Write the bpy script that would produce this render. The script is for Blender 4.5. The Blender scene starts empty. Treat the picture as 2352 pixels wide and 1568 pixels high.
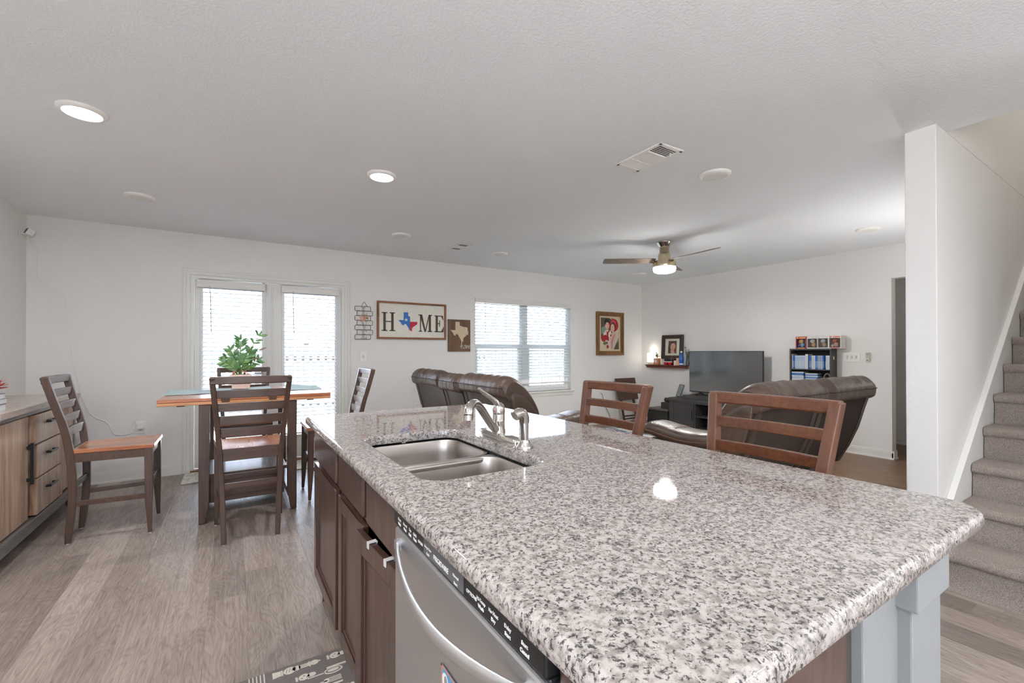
import bpy, math, random
from mathutils import Vector, Matrix, noise as mnoise
random.seed(7)
sc = bpy.context.scene
COL = sc.collection
PI = math.pi

# ------------------------------------------------------------------ camera
H = 2.44            # ceiling height
YB = 5.553          # back wall
XL, XR = -1.530, 6.334
cam = bpy.data.cameras.new('camera')
cam.sensor_width = 36.0
cam.lens = 36.0 * 1013.187 / 2352.0
cam.shift_y = 18.144 / 2352.0
cam.clip_start = 0.05
camo = bpy.data.objects.new('camera', cam)
COL.objects.link(camo)
yaw, pitch, roll, CH = 0.565028, 0.00537604, -0.000967817, 1.22842
F_ = Vector((math.sin(yaw) * math.cos(pitch), math.cos(yaw) * math.cos(pitch), math.sin(pitch)))
R_ = Vector((math.cos(yaw), -math.sin(yaw), 0))
U_ = R_.cross(F_)
R2 = R_ * math.cos(roll) + U_ * math.sin(roll)
U2 = -R_ * math.sin(roll) + U_ * math.cos(roll)
camo.matrix_world = Matrix(((R2.x, U2.x, -F_.x, 0), (R2.y, U2.y, -F_.y, 0), (R2.z, U2.z, -F_.z, CH), (0, 0, 0, 1)))
sc.camera = camo

# ------------------------------------------------------------------ world, exposure, large lights
sc.view_settings.view_transform = 'Standard'
sc.view_settings.look = 'None'
sc.view_settings.gamma = 1.0
sc.view_settings.use_curve_mapping = False
sc.view_settings.exposure = 1.02
sc.cycles.use_denoising = True
sc.cycles.max_bounces = 12
sc.cycles.diffuse_bounces = 8
sc.cycles.glossy_bounces = 4
sc.cycles.transparent_max_bounces = 16
sc.cycles.sample_clamp_indirect = 6.0
sc.cycles.caustics_reflective = False
sc.cycles.caustics_refractive = False

W = bpy.data.worlds.new('sky')
sc.world = W
W.use_nodes = True
W.node_tree.nodes['Background'].inputs[0].default_value = (0.79, 0.92, 1.12, 1)
W.node_tree.nodes['Background'].inputs[1].default_value = 6.0

def area(name, loc, rot, sx, sy, power, color=(1, 1, 1), portal=False, shape='RECTANGLE', spread=PI):
    l = bpy.data.lights.new(name, 'AREA')
    l.shape = shape
    l.size = sx
    if shape in ('RECTANGLE', 'ELLIPSE'):
        l.size_y = sy
    l.energy = power
    l.color = color
    l.spread = spread
    if portal:
        l.cycles.is_portal = True
    o = bpy.data.objects.new(name, l)
    o.location = loc
    o.rotation_euler = rot
    COL.objects.link(o)
    return o
# daylight portals of the patio doors, the back window and the added kitchen window behind the camera
area('door_daylight_portal', (0.39, YB + 0.20, 1.1), (-PI / 2, 0, 0), 1.5, 1.9, 1, portal=True)
area('window_daylight_portal', (3.78, YB + 0.20, 1.3), (-PI / 2, 0, 0), 1.8, 1.5, 1, portal=True)
area('added_window_portal', (-.2, -3.22, 1.5), (PI / 2, 0, 0), 1.2, 1.3, 1, portal=True)
area('side_daylight_portal', (-1.56, -1.9, 1.55), (0, -PI / 2, 0), 1.3, 1.4, 1, portal=True)
sun = bpy.data.lights.new('sun', 'SUN')
sun.energy = 30.0
sun.angle = math.radians(2)
suno = bpy.data.objects.new('sun', sun)
suno.rotation_euler = (math.radians(4), math.radians(46), 0)
COL.objects.link(suno)

# ------------------------------------------------------------------ material helpers
class G:
    def __init__(s, name):
        s.m = bpy.data.materials.new(name)
        s.m.use_nodes = True
        s.t = s.m.node_tree
        s.b = s.t.nodes['Principled BSDF']
        s.out = s.t.nodes['Material Output']
        s._c = None
    def n(s, typ, ins=None, **props):
        nd = s.t.nodes.new('ShaderNode' + typ)
        for k, v in props.items():
            setattr(nd, k, v)
        for k, v in (ins or {}).items():
            s.put(nd.inputs[k], v)
        return nd
    def put(s, inp, v):
        if hasattr(v, 'is_output'):
            s.t.links.new(v, inp)
        elif isinstance(v, (tuple, list)) and len(v) == 3 and inp.type == 'RGBA':
            inp.default_value = (*v, 1)
        else:
            inp.default_value = v
    def P(s, **kw):
        for k, v in kw.items():
            s.put(s.b.inputs[k.replace('_', ' ')], v)
        return s
    def co(s, scale=(1, 1, 1), rot=(0, 0, 0), loc=(0, 0, 0)):
        if s._c is None:
            s._c = s.n('TexCoord').outputs['Object']
        mp = s.n('Mapping', {'Vector': s._c, 'Scale': scale, 'Rotation': rot, 'Location': loc})
        return mp.outputs[0]
    def noise(s, vec, scale=5, detail=3, rough=0.5, dist=0.0):
        return s.n('TexNoise', {'Vector': vec, 'Scale': scale, 'Detail': detail, 'Roughness': rough, 'Distortion': dist})
    def ramp(s, fac, stops, interp='LINEAR'):
        r = s.n('ValToRGB', {'Fac': fac})
        cr = r.color_ramp
        cr.interpolation = interp
        while len(cr.elements) > 1:
            cr.elements.remove(cr.elements[-1])
        cr.elements[0].position = stops[0][0]
        cr.elements[0].color = (*stops[0][1], 1)
        for p, c in stops[1:]:
            e = cr.elements.new(p)
            e.color = (*c, 1)
        return r.outputs[0]
    def mix(s, fac, a, b, blend='MIX'):
        x = s.n('Mix', data_type='RGBA', blend_type=blend)
        s.put(x.inputs[0], fac); s.put(x.inputs[6], a); s.put(x.inputs[7], b)
        return x.outputs[2]
    def math(s, op, a, b=0.0, c=None):
        x = s.n('Math', operation=op)
        s.put(x.inputs[0], a); s.put(x.inputs[1], b)
        if c is not None:
            s.put(x.inputs[2], c)
        return x.outputs[0]
    def bump(s, h, strength=0.2, dist=0.01, normal=None):
        b = s.n('Bump', {'Height': h, 'Strength': strength, 'Distance': dist})
        if normal is not None:
            s.put(b.inputs['Normal'], normal)
        s.put(s.b.inputs['Normal'], b.outputs[0])
        return b.outputs[0]

def lin(r, g, b):
    f = lambda c: (c / 255 / 12.92) if c / 255 <= 0.04045 else ((c / 255 + 0.055) / 1.055) ** 2.4
    return (f(r), f(g), f(b))

def plain(name, rgb, rough=0.5, metal=0.0, spec=0.5, vary=0.04, vscale=8, bump=0.0, bscale=200, coat=0.0, emit=None):
    g = G(name)
    c = lin(*rgb)
    n1 = g.noise(g.co(), vscale, 3)
    lo = tuple(x * (1 - vary) for x in c); hi = tuple(min(1, x * (1 + vary)) for x in c)
    g.P(Base_Color=g.ramp(n1.outputs['Fac'], [(0.3, lo), (0.7, hi)]), Roughness=rough, Metallic=metal)
    g.b.inputs['Specular IOR Level'].default_value = spec
    if coat:
        g.b.inputs['Coat Weight'].default_value = coat
        g.b.inputs['Coat Roughness'].default_value = 0.08
    if bump:
        g.bump(g.noise(g.co(), bscale, 2).outputs['Fac'], bump, 0.002)
    if emit:
        g.b.inputs['Emission Color'].default_value = (*emit[0], 1)
        g.b.inputs['Emission Strength'].default_value = emit[1]
    return g.m

def wood(name, light, mid, dark, axis='z', grain=28, rough=0.38, coat=0.25, blot=0.5, stretch=14):
    g = G(name)
    sc_ = {'x': (1, stretch, stretch), 'y': (stretch, 1, stretch), 'z': (stretch, stretch, 1)}[axis]
    v = g.co(scale=sc_)
    a = g.noise(v, grain / stretch * 2.2, 6, 0.62, 0.6)
    b_ = g.noise(v, 0.55, 3, 0.5, 0.4)
    c1 = g.ramp(a.outputs['Fac'], [(0.32, lin(*dark)), (0.5, lin(*mid)), (0.68, lin(*light))])
    c2 = g.ramp(b_.outputs['Fac'], [(0.35, lin(*dark)), (0.6, lin(*light))])
    g.P(Base_Color=g.mix(blot * 0.6, c1, c2), Roughness=g.ramp(a.outputs['Fac'], [(0.3, (rough + .1,) * 3), (0.7, (rough,) * 3)]))
    g.b.inputs['Coat Weight'].default_value = coat
    g.b.inputs['Coat Roughness'].default_value = 0.15
    g.bump(a.outputs['Fac'], 0.08, 0.002)
    return g.m

M = {}
# painted drywall and ceiling texture
def wall_mat(name, rgb, bs, bscale, rough=0.65):
    g = G(name)
    c = lin(*rgb)
    n1 = g.noise(g.co(), 0.7, 2)
    g.P(Base_Color=g.ramp(n1.outputs['Fac'], [(0.3, tuple(x * .975 for x in c)), (0.7, tuple(min(1, x * 1.02) for x in c))]), Roughness=rough)
    g.b.inputs['Specular IOR Level'].default_value = 0.25
    a = g.noise(g.co(), bscale, 3, 0.55)
    g.bump(g.ramp(a.outputs['Fac'], [(0.42, (0, 0, 0)), (0.6, (1, 1, 1))]), bs, 0.004)
    return g.m
M['wall'] = wall_mat('painted_wall', (232, 230, 227), 0.10, 70)
M['ceiling'] = wall_mat('ceiling_texture', (235, 238, 241), 0.26, 75, 0.8)
M['trim'] = plain('white_trim_paint', (228, 227, 222), 0.35, vary=0.01)
M['doorpaint'] = plain('white_door_paint', (222, 221, 217), 0.4, vary=0.01)
M['vinyl'] = plain('white_vinyl', (236, 238, 238), 0.35, vary=0.01)
M['plate'] = plain('white_switch_plastic', (238, 236, 232), 0.3, vary=0.01)
M['greyplate'] = plain('grey_grille', (120, 118, 114), 0.6)
M['dark'] = plain('dark_void', (28, 26, 25), 0.9)
M['black'] = plain('black_plastic', (22, 22, 24), 0.35)
M['blackmatte'] = plain('black_matte', (30, 29, 29), 0.7)

# vinyl plank floor: planks run along Y
def floor_mat(name, tones, warm):
    g = G(name)
    pw, pl = 0.158, 1.18
    xyz = g.n('SeparateXYZ', {0: g.co(loc=(0.729 + 10 * pw, 0, 0))})
    x, y = xyz.outputs[0], xyz.outputs[1]
    rowf = g.math('DIVIDE', x, pw)
    row = g.math('FLOOR', rowf)
    rrand = g.n('TexWhiteNoise', {'W': row}, noise_dimensions='1D').outputs['Value']
    yo = g.math('ADD', g.math('DIVIDE', y, pl), g.math('MULTIPLY', rrand, 3.7))
    colm = g.math('FLOOR', yo)
    cell = g.n('CombineXYZ', {0: row, 1: colm}).outputs[0]
    wn = g.n('TexWhiteNoise', {'Vector': cell}, noise_dimensions='3D')
    rv, rc = wn.outputs['Value'], wn.outputs['Color']
    # grain coordinates, shifted per plank
    sep = g.n('SeparateColor', {0: rc})
    gx = g.math('ADD', x, g.math('MULTIPLY', sep.outputs[0], 40))
    gy = g.math('ADD', y, g.math('MULTIPLY', sep.outputs[1], 40))
    gv = g.n('CombineXYZ', {0: g.math('MULTIPLY', gx, 5.0), 1: gy, 2: g.math('MULTIPLY', rv, 9)}).outputs[0]
    big = g.noise(gv, 1.5, 2, 0.5, 0.35)
    rings = g.math('FRACT', g.math('MULTIPLY', big.outputs['Fac'], 24.0))
    ringc = g.ramp(rings, [(0.0, (0.16,) * 3), (0.14, (0.5,) * 3), (0.7, (0.80,) * 3), (1.0, (0.34,) * 3)])
    fine = g.noise(g.n('CombineXYZ', {0: g.math('MULTIPLY', gx, 26.0), 1: g.math('MULTIPLY', gy, 1.3), 2: rv}).outputs[0], 5.0, 5, 0.7, 0.2)
    blotch = g.noise(gv, 1.9, 3, 0.6)
    base = g.ramp(rv, [(0.0, lin(*tones[0])), (0.35, lin(*tones[1])), (0.7, lin(*tones[2])), (1.0, lin(*tones[3]))])
    c = g.mix(0.36, base, ringc, 'SOFT_LIGHT')
    c = g.mix(0.8, c, g.ramp(fine.outputs['Fac'], [(0.25, (0.20,) * 3), (0.6, (0.66,) * 3)]), 'SOFT_LIGHT')
    c = g.mix(0.35, c, g.ramp(blotch.outputs['Fac'], [(0.3, (0.3,) * 3), (0.62, (0.62,) * 3)]), 'SOFT_LIGHT')
    fx = g.math('FRACT', rowf); fy = g.math('FRACT', yo)
    ex = g.math('MINIMUM', fx, g.math('SUBTRACT', 1.0, fx))
    ey = g.math('MULTIPLY', g.math('MINIMUM', fy, g.math('SUBTRACT', 1.0, fy)), pl / pw)
    e = g.math('MINIMUM', ex, ey)
    gap = g.ramp(e, [(0.0, (0, 0, 0)), (0.010, (1, 1, 1))])
    c = g.mix(g.math('MULTIPLY', g.math('SUBTRACT', 1.0, gap), 0.35), c, tuple(k * 0.45 for k in lin(*tones[0])))
    g.P(Base_Color=c, Roughness=g.ramp(fine.outputs['Fac'], [(0.3, (0.45,) * 3), (0.7, (0.34,) * 3)]))
    g.b.inputs['Specular IOR Level'].default_value = 0.45
    bm_ = g.n('Bump', {'Height': gap, 'Strength': 0.35, 'Distance': 0.002})
    g.bump(fine.outputs['Fac'], 0.06, 0.002, bm_.outputs[0])
    return g.m
M['floor'] = floor_mat('vinyl_plank', [(120, 107, 100), (152, 138, 129), (136, 122, 113), (174, 160, 150)], False)

M['floor_tinted'] = floor_mat('light_tinted_plank', [(106, 80, 60), (122, 94, 70), (112, 85, 62), (130, 104, 80)], True)  # living room's warm light tint put into the plank colours

# speckled granite
def granite_mat():
    g = G('speckled_granite')
    v = g.co()
    n1 = g.noise(v, 160, 5, 0.68, 0.5).outputs['Fac']
    n2 = g.noise(g.co(loc=(3, 5, 1)), 70, 4, 0.6, 0.2).outputs['Fac']
    n3 = g.noise(g.co(loc=(9, 2, 4)), 210, 3, 0.6).outputs['Fac']
    n4 = g.noise(g.co(loc=(1, 8, 2)), 24, 2, 0.5).outputs['Fac']
    base = g.ramp(n2, [(0.36, lin(146, 137, 133)), (0.46, lin(176, 165, 160)), (0.54, lin(196, 186, 181)), (0.66, lin(200, 192, 188))])
    t = g.math('ADD', n1, g.math('MULTIPLY', g.math('SUBTRACT', n4, 0.5), 0.16))
    grey = g.ramp(t, [(0.435, (1, 1, 1)), (0.49, (0, 0, 0))])
    dark = g.ramp(g.math('ADD', t, g.math('MULTIPLY', g.math('SUBTRACT', n3, 0.5), 0.35)), [(0.400, (1, 1, 1)), (0.432, (0, 0, 0))])
    c = g.mix(g.math('MULTIPLY', grey, 0.72), base, lin(120, 116, 113))
    c = g.mix(g.math('MULTIPLY', dark, 0.85), c, lin(52, 53, 54))
    c = g.mix(1.0, c, (0.78, 0.78, 0.775), 'MULTIPLY')
    g.P(Base_Color=c, Roughness=0.035)
    g.b.inputs['Specular IOR Level'].default_value = 0.62
    return g.m
M['granite'] = granite_mat()

M['espresso'] = wood('espresso_wood', (92, 68, 55), (76, 54, 43), (58, 41, 33), 'z', coat=0.3)
M['espresso_h'] = wood('espresso_wood_crosswise', (98, 72, 58), (82, 58, 46), (62, 44, 35), 'x', coat=0.3)
M['honey'] = wood('honey_acacia_wood', (202, 134, 88), (176, 104, 62), (128, 68, 38), 'y', coat=0.6, rough=0.25, blot=0.9)
M['honey_x'] = wood('honey_acacia_board', (196, 124, 78), (170, 98, 58), (126, 66, 38), 'x', coat=0.6, rough=0.25, blot=0.9)
M['mahog'] = wood('red_brown_wood', (112, 68, 45), (92, 53, 34), (68, 38, 25), 'z', coat=0.5, rough=0.28)
M['mahog_h'] = wood('red_brown_rail_wood', (118, 73, 49), (98, 57, 37), (72, 41, 27), 'y', coat=0.5, rough=0.28)
M['cab'] = wood('dark_cabinet_wood', (80, 54, 42), (71, 47, 37), (62, 41, 32), 'z', coat=0.5, rough=0.34, blot=0.3)
M['sbwood'] = wood('rustic_front_wood', (196, 168, 144), (168, 134, 108), (128, 92, 70), 'z', coat=0.2, rough=0.4, blot=0.9)
M['sbdark'] = wood('grey_brown_frame_wood', (106, 98, 92), (88, 80, 76), (72, 64, 60), 'y', coat=0.35, rough=0.3)
M['frame_brown'] = wood('warm_oak_frame', (168, 112, 70), (142, 90, 54), (100, 60, 36), 'x', coat=0.1, rough=0.5)
M['charcoalwood'] = wood('charcoal_wood', (74, 72, 70), (62, 60, 59), (50, 48, 47), 'y', coat=0.1, rough=0.5)
M['barn'] = wood('barn_board', (136, 104, 80), (104, 76, 58), (72, 50, 38), 'z', coat=0.0, rough=0.7, blot=0.9)
M['traybrown'] = wood('tray_brown_wood', (88, 62, 50), (76, 52, 42), (62, 42, 34), 'x', coat=0.1, rough=0.5)
M['shelfwood'] = wood('cherry_shelf_wood', (128, 66, 44), (108, 52, 34), (84, 38, 26), 'y', coat=0.4, rough=0.3)
M['bladewood'] = wood('greyed_blade_wood', (138, 122, 108), (118, 102, 90), (96, 82, 74), 'x', coat=0.1, rough=0.5)

def steel_mat(name, rgb, rough, axis=(1, 1, 90)):
    g = G(name)
    n1 = g.noise(g.co(scale=axis), 9, 3)
    g.P(Base_Color=lin(*rgb), Metallic=1.0, Roughness=g.ramp(n1.outputs['Fac'], [(0.3, (rough * .85,) * 3), (0.7, (rough * 1.2,) * 3)]))
    return g.m
M['steel'] = steel_mat('brushed_steel', (184, 177, 172), 0.33, (60, 60, 3))
M['chrome'] = steel_mat('satin_nickel', (196, 190, 184), 0.16, (4, 4, 4))
M['brass'] = steel_mat('champagne_nickel', (200, 186, 158), 0.2, (30, 30, 1))
M['dwsteel'] = steel_mat('dishwasher_steel', (214, 214, 215), 0.34, (60, 60, 2))
M['rubber'] = plain('clear_pad', (205, 205, 205), 0.3)

# leather
def leather_mat(name, lo, hi, rough, wr=0.5):
    g = G(name)
    n1 = g.noise(g.co(), 5, 4, 0.6)
    g.P(Base_Color=g.ramp(n1.outputs['Fac'], [(0.3, lin(*lo)), (0.7, lin(*hi))]), Roughness=g.ramp(n1.outputs['Fac'], [(0.3, (rough,) * 3), (0.7, (rough + .12,) * 3)]))
    g.b.inputs['Specular IOR Level'].default_value = 0.55
    w = g.noise(g.co(scale=(1.0, 1.0, 1.0)), 17, 4, 0.6, 1.2)
    b1 = g.n('Bump', {'Height': w.outputs['Fac'], 'Strength': wr, 'Distance': 0.012})
    f = g.n('TexVoronoi', {'Vector': g.co(), 'Scale': 260.0})
    g.bump(f.outputs['Distance'], 0.12, 0.002, b1.outputs[0])
    return g.m
M['leather'] = leather_mat('brown_leather', (74, 58, 48), (96, 76, 63), 0.30)
M['leatherpanel'] = leather_mat('brown_leather_back', (66, 53, 45), (80, 65, 55), 0.34, 0.15)
M['suede'] = plain('dark_brown_back_fabric', (62, 49, 41), 0.85, vary=0.12, vscale=30, bump=0.2)
M['stitch'] = plain('tan_stitching', (150, 118, 92), 0.7)
M['seam'] = plain('dark_seam', (48, 36, 30), 0.6)

# carpet
def carpet_mat():
    g = G('beige_carpet_pile')
    a = g.noise(g.co(), 230, 4, 0.75, 0.5)
    b = g.noise(g.co(), 9, 3, 0.6)
    c = g.ramp(a.outputs['Fac'], [(0.34, lin(134, 117, 106)), (0.5, lin(190, 173, 160)), (0.66, lin(226, 212, 200))])
    g.P(Base_Color=g.mix(0.35, c, g.ramp(b.outputs['Fac'], [(0.35, (0.35,) * 3), (0.65, (0.62,) * 3)]), 'SOFT_LIGHT'), Roughness=0.95)
    g.b.inputs['Specular IOR Level'].default_value = 0.1
    g.b.inputs['Sheen Weight'].default_value = 0.3
    g.bump(a.outputs['Fac'], 1.0, 0.012)
    return g.m
M['carpet'] = carpet_mat()

# translucent blind slats
def slat_mat(name, rgb, tr):
    g = G(name)
    c = lin(*rgb)
    g.P(Base_Color=c, Roughness=0.4)
    t = g.n('BsdfTranslucent', {'Color': c})
    mx = g.n('MixShader', {'Fac': tr, 1: g.b.outputs[0], 2: t.outputs[0]})
    g.put(g.out.inputs[0], mx.outputs[0])
    return g.m
M['slat'] = slat_mat('white_blind_slat', (240, 243, 246), 0.30)
M['slat2'] = slat_mat('white_window_slat', (232, 238, 240), 0.3)
M['blindrail'] = plain('white_blind_rail', (226, 224, 219), 0.4, vary=0.01)

def glass_mat(name, tint=(1, 1, 1), refl=0.06, rough=0.0):
    g = G(name)
    t = g.n('BsdfTransparent', {'Color': (*tint, 1)})
    gl = g.n('BsdfGlossy', {'Color': (1, 1, 1, 1), 'Roughness': rough})
    lw = g.n('Fresnel', {'IOR': 1.45})
    mx = g.n('MixShader', {'Fac': lw.outputs[0], 1: t.outputs[0], 2: gl.outputs[0]})
    g.put(g.out.inputs[0], mx.outputs[0])
    return g.m
M['glass'] = glass_mat('window_glass')
M['blueglass'] = glass_mat('blue_tinted_plastic', (0.05, 0.22, 0.75))
M['vaseglass'] = glass_mat('clear_vase_glass', (0.85, 0.9, 0.88))

def emit_mat(name, rgb, s):
    g = G(name)
    g.b.inputs['Base Color'].default_value = (0.9, 0.9, 0.9, 1)
    g.b.inputs['Emission Color'].default_value = (*rgb, 1)
    g.b.inputs['Emission Strength'].default_value = s
    return g.m
M['lit'] = emit_mat('lit_diffuser', (1.0, 0.98, 0.95), 9.0)
M['litwarm'] = emit_mat('lit_fan_globe', (1.0, 0.98, 0.96), 34.0)
M['litlamp'] = emit_mat('lit_small_lamp', (1.0, 0.93, 0.82), 2.2)
M['screen'] = plain('tv_screen', (14, 15, 16), 0.12, vary=0.0, spec=1.0)
M['screen'].node_tree.nodes['Principled BSDF'].inputs['IOR'].default_value = 2.0

_fl = {}
def flat(r, g_, b, rough=0.6, metal=0.0):
    k = (r, g_, b, rough, metal)
    if k not in _fl:
        _fl[k] = plain('colour_%02x%02x%02x' % (r, g_, b), (r, g_, b), rough, metal, vary=0.05, vscale=40)
    return _fl[k]

# ------------------------------------------------------------------ mesh helpers
class MB:
    def __init__(s):
        s.v = []; s.f = []; s.mi = []; s.sm = []
        s.X = None
    def add(s, vs, fs, mat=0, smooth=False):
        o = len(s.v)
        if s.X is not None:
            vs = [tuple(s.X @ Vector(p)) for p in vs]
        s.v.extend([tuple(p) for p in vs])
        for f in fs:
            s.f.append(tuple(i + o for i in f)); s.mi.append(mat); s.sm.append(smooth)
        return s
    def box(s, x0, x1, y0, y1, z0, z1, mat=0):
        return s.loft([(x0, x1, y0, y1, z0), (x0, x1, y0, y1, z1)], mat)
    def cbox(s, cx, cy, cz, sx, sy, sz, mat=0):
        return s.box(cx - sx / 2, cx + sx / 2, cy - sy / 2, cy + sy / 2, cz - sz / 2, cz + sz / 2, mat)
    def loft(s, lv, mat=0):
        vs = []
        for (x0, x1, y0, y1, z) in lv:
            vs += [(x0, y0, z), (x1, y0, z), (x1, y1, z), (x0, y1, z)]
        fs = [(3, 2, 1, 0)]
        n = len(lv)
        for k in range(n - 1):
            a = 4 * k
            for i in range(4):
                j = (i + 1) % 4
                fs.append((a + i, a + j, a + 4 + j, a + 4 + i))
        a = 4 * (n - 1)
        fs.append((a, a + 1, a + 2, a + 3))
        return s.add(vs, fs, mat)
    def rings(s, rs, mat=0, smooth=True, cap=True, closed=False):
        n = len(rs[0]); vs = [p for r in rs for p in r]; fs = []
        m = len(rs)
        for k in range(m if closed else m - 1):
            a = k * n; b = ((k + 1) % m) * n
            for i in range(n):
                j = (i + 1) % n
                fs.append((a + i, a + j, b + j, b + i))
        s.add(vs, fs, mat, smooth)
        if cap and not closed:
            s.add(rs[0], [tuple(range(n))[::-1]], mat, False)
            s.add(rs[-1], [tuple(range(n))], mat, False)
        return s
    def tube(s, pts, r, n=10, mat=0, cap=True, flatz=1.0):
        P = [Vector(p) for p in pts]
        rad = r if isinstance(r, (list, tuple)) else [r] * len(P)
        t0 = (P[1] - P[0]).normalized()
        up = Vector((0, 0, 1)) if abs(t0.z) < 0.9 else Vector((1, 0, 0))
        nrm = (up - t0 * up.dot(t0)).normalized()
        rs = []
        for i, p in enumerate(P):
            if i == 0: t = P[1] - P[0]
            elif i == len(P) - 1: t = P[-1] - P[-2]
            else: t = (P[i + 1] - P[i]).normalized() + (P[i] - P[i - 1]).normalized()
            t = t.normalized() if t.length > 1e-9 else t0
            nrm = (nrm - t * nrm.dot(t))
            nrm = nrm.normalized() if nrm.length > 1e-9 else t.orthogonal().normalized()
            bi = t.cross(nrm)
            rs.append([tuple(p + nrm * (math.cos(2 * PI * k / n) * rad[i] * flatz) + bi * (math.sin(2 * PI * k / n) * rad[i])) for k in range(n)])
        return s.rings(rs, mat, True, cap)
    def lathe(s, prof, c=(0, 0, 0), n=32, mat=0, cap=True):
        rs = [[(c[0] + r * math.cos(2 * PI * k / n), c[1] + r * math.sin(2 * PI * k / n), c[2] + z) for k in range(n)] for r, z in prof]
        return s.rings(rs, mat, True, cap)
    def cyl(s, c, r, z0, z1, n=24, mat=0):
        return s.lathe([(r, z0), (r, z1)], c, n, mat)
    def prism(s, poly, a, b, fn, mat=0):
        """poly 2-D counter-clockwise, extruded between depths a and b; fn maps (u,v,d) to a point."""
        n = len(poly)
        vs = [fn(u, v, a) for u, v in poly] + [fn(u, v, b) for u, v in poly]
        fs = [tuple(range(n)), tuple(range(2 * n - 1, n - 1, -1))]
        for i in range(n):
            j = (i + 1) % n
            fs.append((i, i + n, j + n, j)[::1])
        return s.add(vs, fs, mat)
    def super(s, c, r, e1=0.5, e2=0.5, nu=24, nv=14, mat=0, fn=None, rot=None):
        sg = lambda x, e: math.copysign(abs(x) ** e, x)
        rs = []
        for j in range(1, nv):
            ph = -PI / 2 + PI * j / nv
            row = []
            for i in range(nu):
                th = 2 * PI * i / nu
                p = Vector((r[0] * sg(math.cos(ph), e1) * sg(math.cos(th), e2), r[1] * sg(math.cos(ph), e1) * sg(math.sin(th), e2), r[2] * sg(math.sin(ph), e1)))
                if rot is not None: p = rot @ p
                p = p + Vector(c)
                if fn: p = fn(p)
                row.append(tuple(p))
            rs.append(row)
        return s.rings(rs, mat, True, True)
    def build(s, name, mats, parent=None, bevel=0.0, seg=2, angle=40, loc=None, rotz=None, sub=0):
        me = bpy.data.meshes.new(name)
        me.from_pydata(s.v, [], s.f)
        if not isinstance(mats, (list, tuple)): mats = [mats]
        for m in mats:
            me.materials.append(M[m] if isinstance(m, str) else m)
        me.polygons.foreach_set('material_index', s.mi)
        me.polygons.foreach_set('use_smooth', s.sm)
        me.update()
        # consistent outward normals
        import bmesh
        bm = bmesh.new(); bm.from_mesh(me)
        bmesh.ops.remove_doubles(bm, verts=bm.verts, dist=1e-6)
        bmesh.ops.recalc_face_normals(bm, faces=bm.faces)
        bm.to_mesh(me); bm.free()
        if any(s.sm):
            keep = [False] * len(me.polygons)
            me.polygons.foreach_get('use_smooth', keep)
            me.set_sharp_from_angle(angle=math.radians(angle))
            me.polygons.foreach_set('use_smooth', keep)
            me.update()
        o = bpy.data.objects.new(name, me)
        COL.objects.link(o)
        if parent is not None: o.parent = parent
        if loc is not None: o.location = loc
        if rotz is not None: o.rotation_euler = (0, 0, rotz)
        if bevel:
            b = o.modifiers.new('edge', 'BEVEL'); b.width = bevel; b.segments = seg; b.limit_method = 'ANGLE'; b.angle_limit = math.radians(40)
        if sub:
            b = o.modifiers.new('smooth', 'SUBSURF'); b.levels = sub; b.render_levels = sub
        return o

def thing(name, label, cat, loc=(0, 0, 0), rotz=0.0, group=None):
    o = bpy.data.objects.new(name, None)
    o.empty_display_size = 0.05
    COL.objects.link(o)
    o.location = loc; o.rotation_euler = (0, 0, rotz)
    return tag(o, label, cat, group)
def tag(o, label, cat, group=None):
    o['label'] = label; o['category'] = cat
    if group: o['group'] = group
    return o
def struct(o):
    o['kind'] = 'structure'
    return o
def dup(root, loc, rotz, label, group=None):
    r = root.copy(); COL.objects.link(r)
    r.location = loc; r.rotation_euler = (0, 0, rotz); r['label'] = label
    if group: r['group'] = group
    for ch in list(root.children):
        c = ch.copy(); COL.objects.link(c); c.parent = r
        for gch in list(ch.children):
            d = gch.copy(); COL.objects.link(d); d.parent = c
    return r
def bez(p0, p1, p2, p3, n=12):
    out = []
    for i in range(n + 1):
        t = i / n; u = 1 - t
        out.append(tuple(u ** 3 * a + 3 * u * u * t * b + 3 * u * t * t * c + t ** 3 * d for a, b, c, d in zip(p0, p1, p2, p3)))
    return out
def catmull(pts, n=6, closed=False):
    P = [Vector(p) for p in pts]; out = []
    m = len(P)
    rng = range(m if closed else m - 1)
    for i in rng:
        if closed: a, b, c, d = P[(i - 1) % m], P[i], P[(i + 1) % m], P[(i + 2) % m]
        else: a, b, c, d = P[max(i - 1, 0)], P[i], P[i + 1], P[min(i + 2, m - 1)]
        for k in range(n):
            t = k / n
            out.append(tuple(0.5 * ((2 * b) + (-a + c) * t + (2 * a - 5 * b + 4 * c - d) * t * t + (-a + 3 * b - 3 * c + d) * t ** 3)))
    if not closed: out.append(tuple(P[-1]))
    return out
def text(body, size, mat, parent, loc, rot, name='lettering', align='CENTER', ext=0.0004, sx=1.0, bold=0.0):
    cu = bpy.data.curves.new(name, 'FONT')
    cu.body = body; cu.size = size; cu.align_x = align; cu.align_y = 'CENTER'; cu.extrude = ext; cu.offset = bold
    cu.materials.append(M[mat] if isinstance(mat, str) else mat)
    o = bpy.data.objects.new(name, cu); COL.objects.link(o)
    dg = bpy.context.evaluated_depsgraph_get()
    me = bpy.data.meshes.new_from_object(o.evaluated_get(dg))
    bpy.data.objects.remove(o)
    o = bpy.data.objects.new(name, me); COL.objects.link(o)
    o.parent = parent; o.location = loc; o.rotation_euler = rot; o.scale = (sx, 1, 1)
    return o
ROT_BACK = (PI / 2, 0, 0)            # lettering that faces -y (back wall)
ROT_DW = (PI / 2, 0, -PI / 2)        # lettering that faces -x (dishwasher front)
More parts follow.
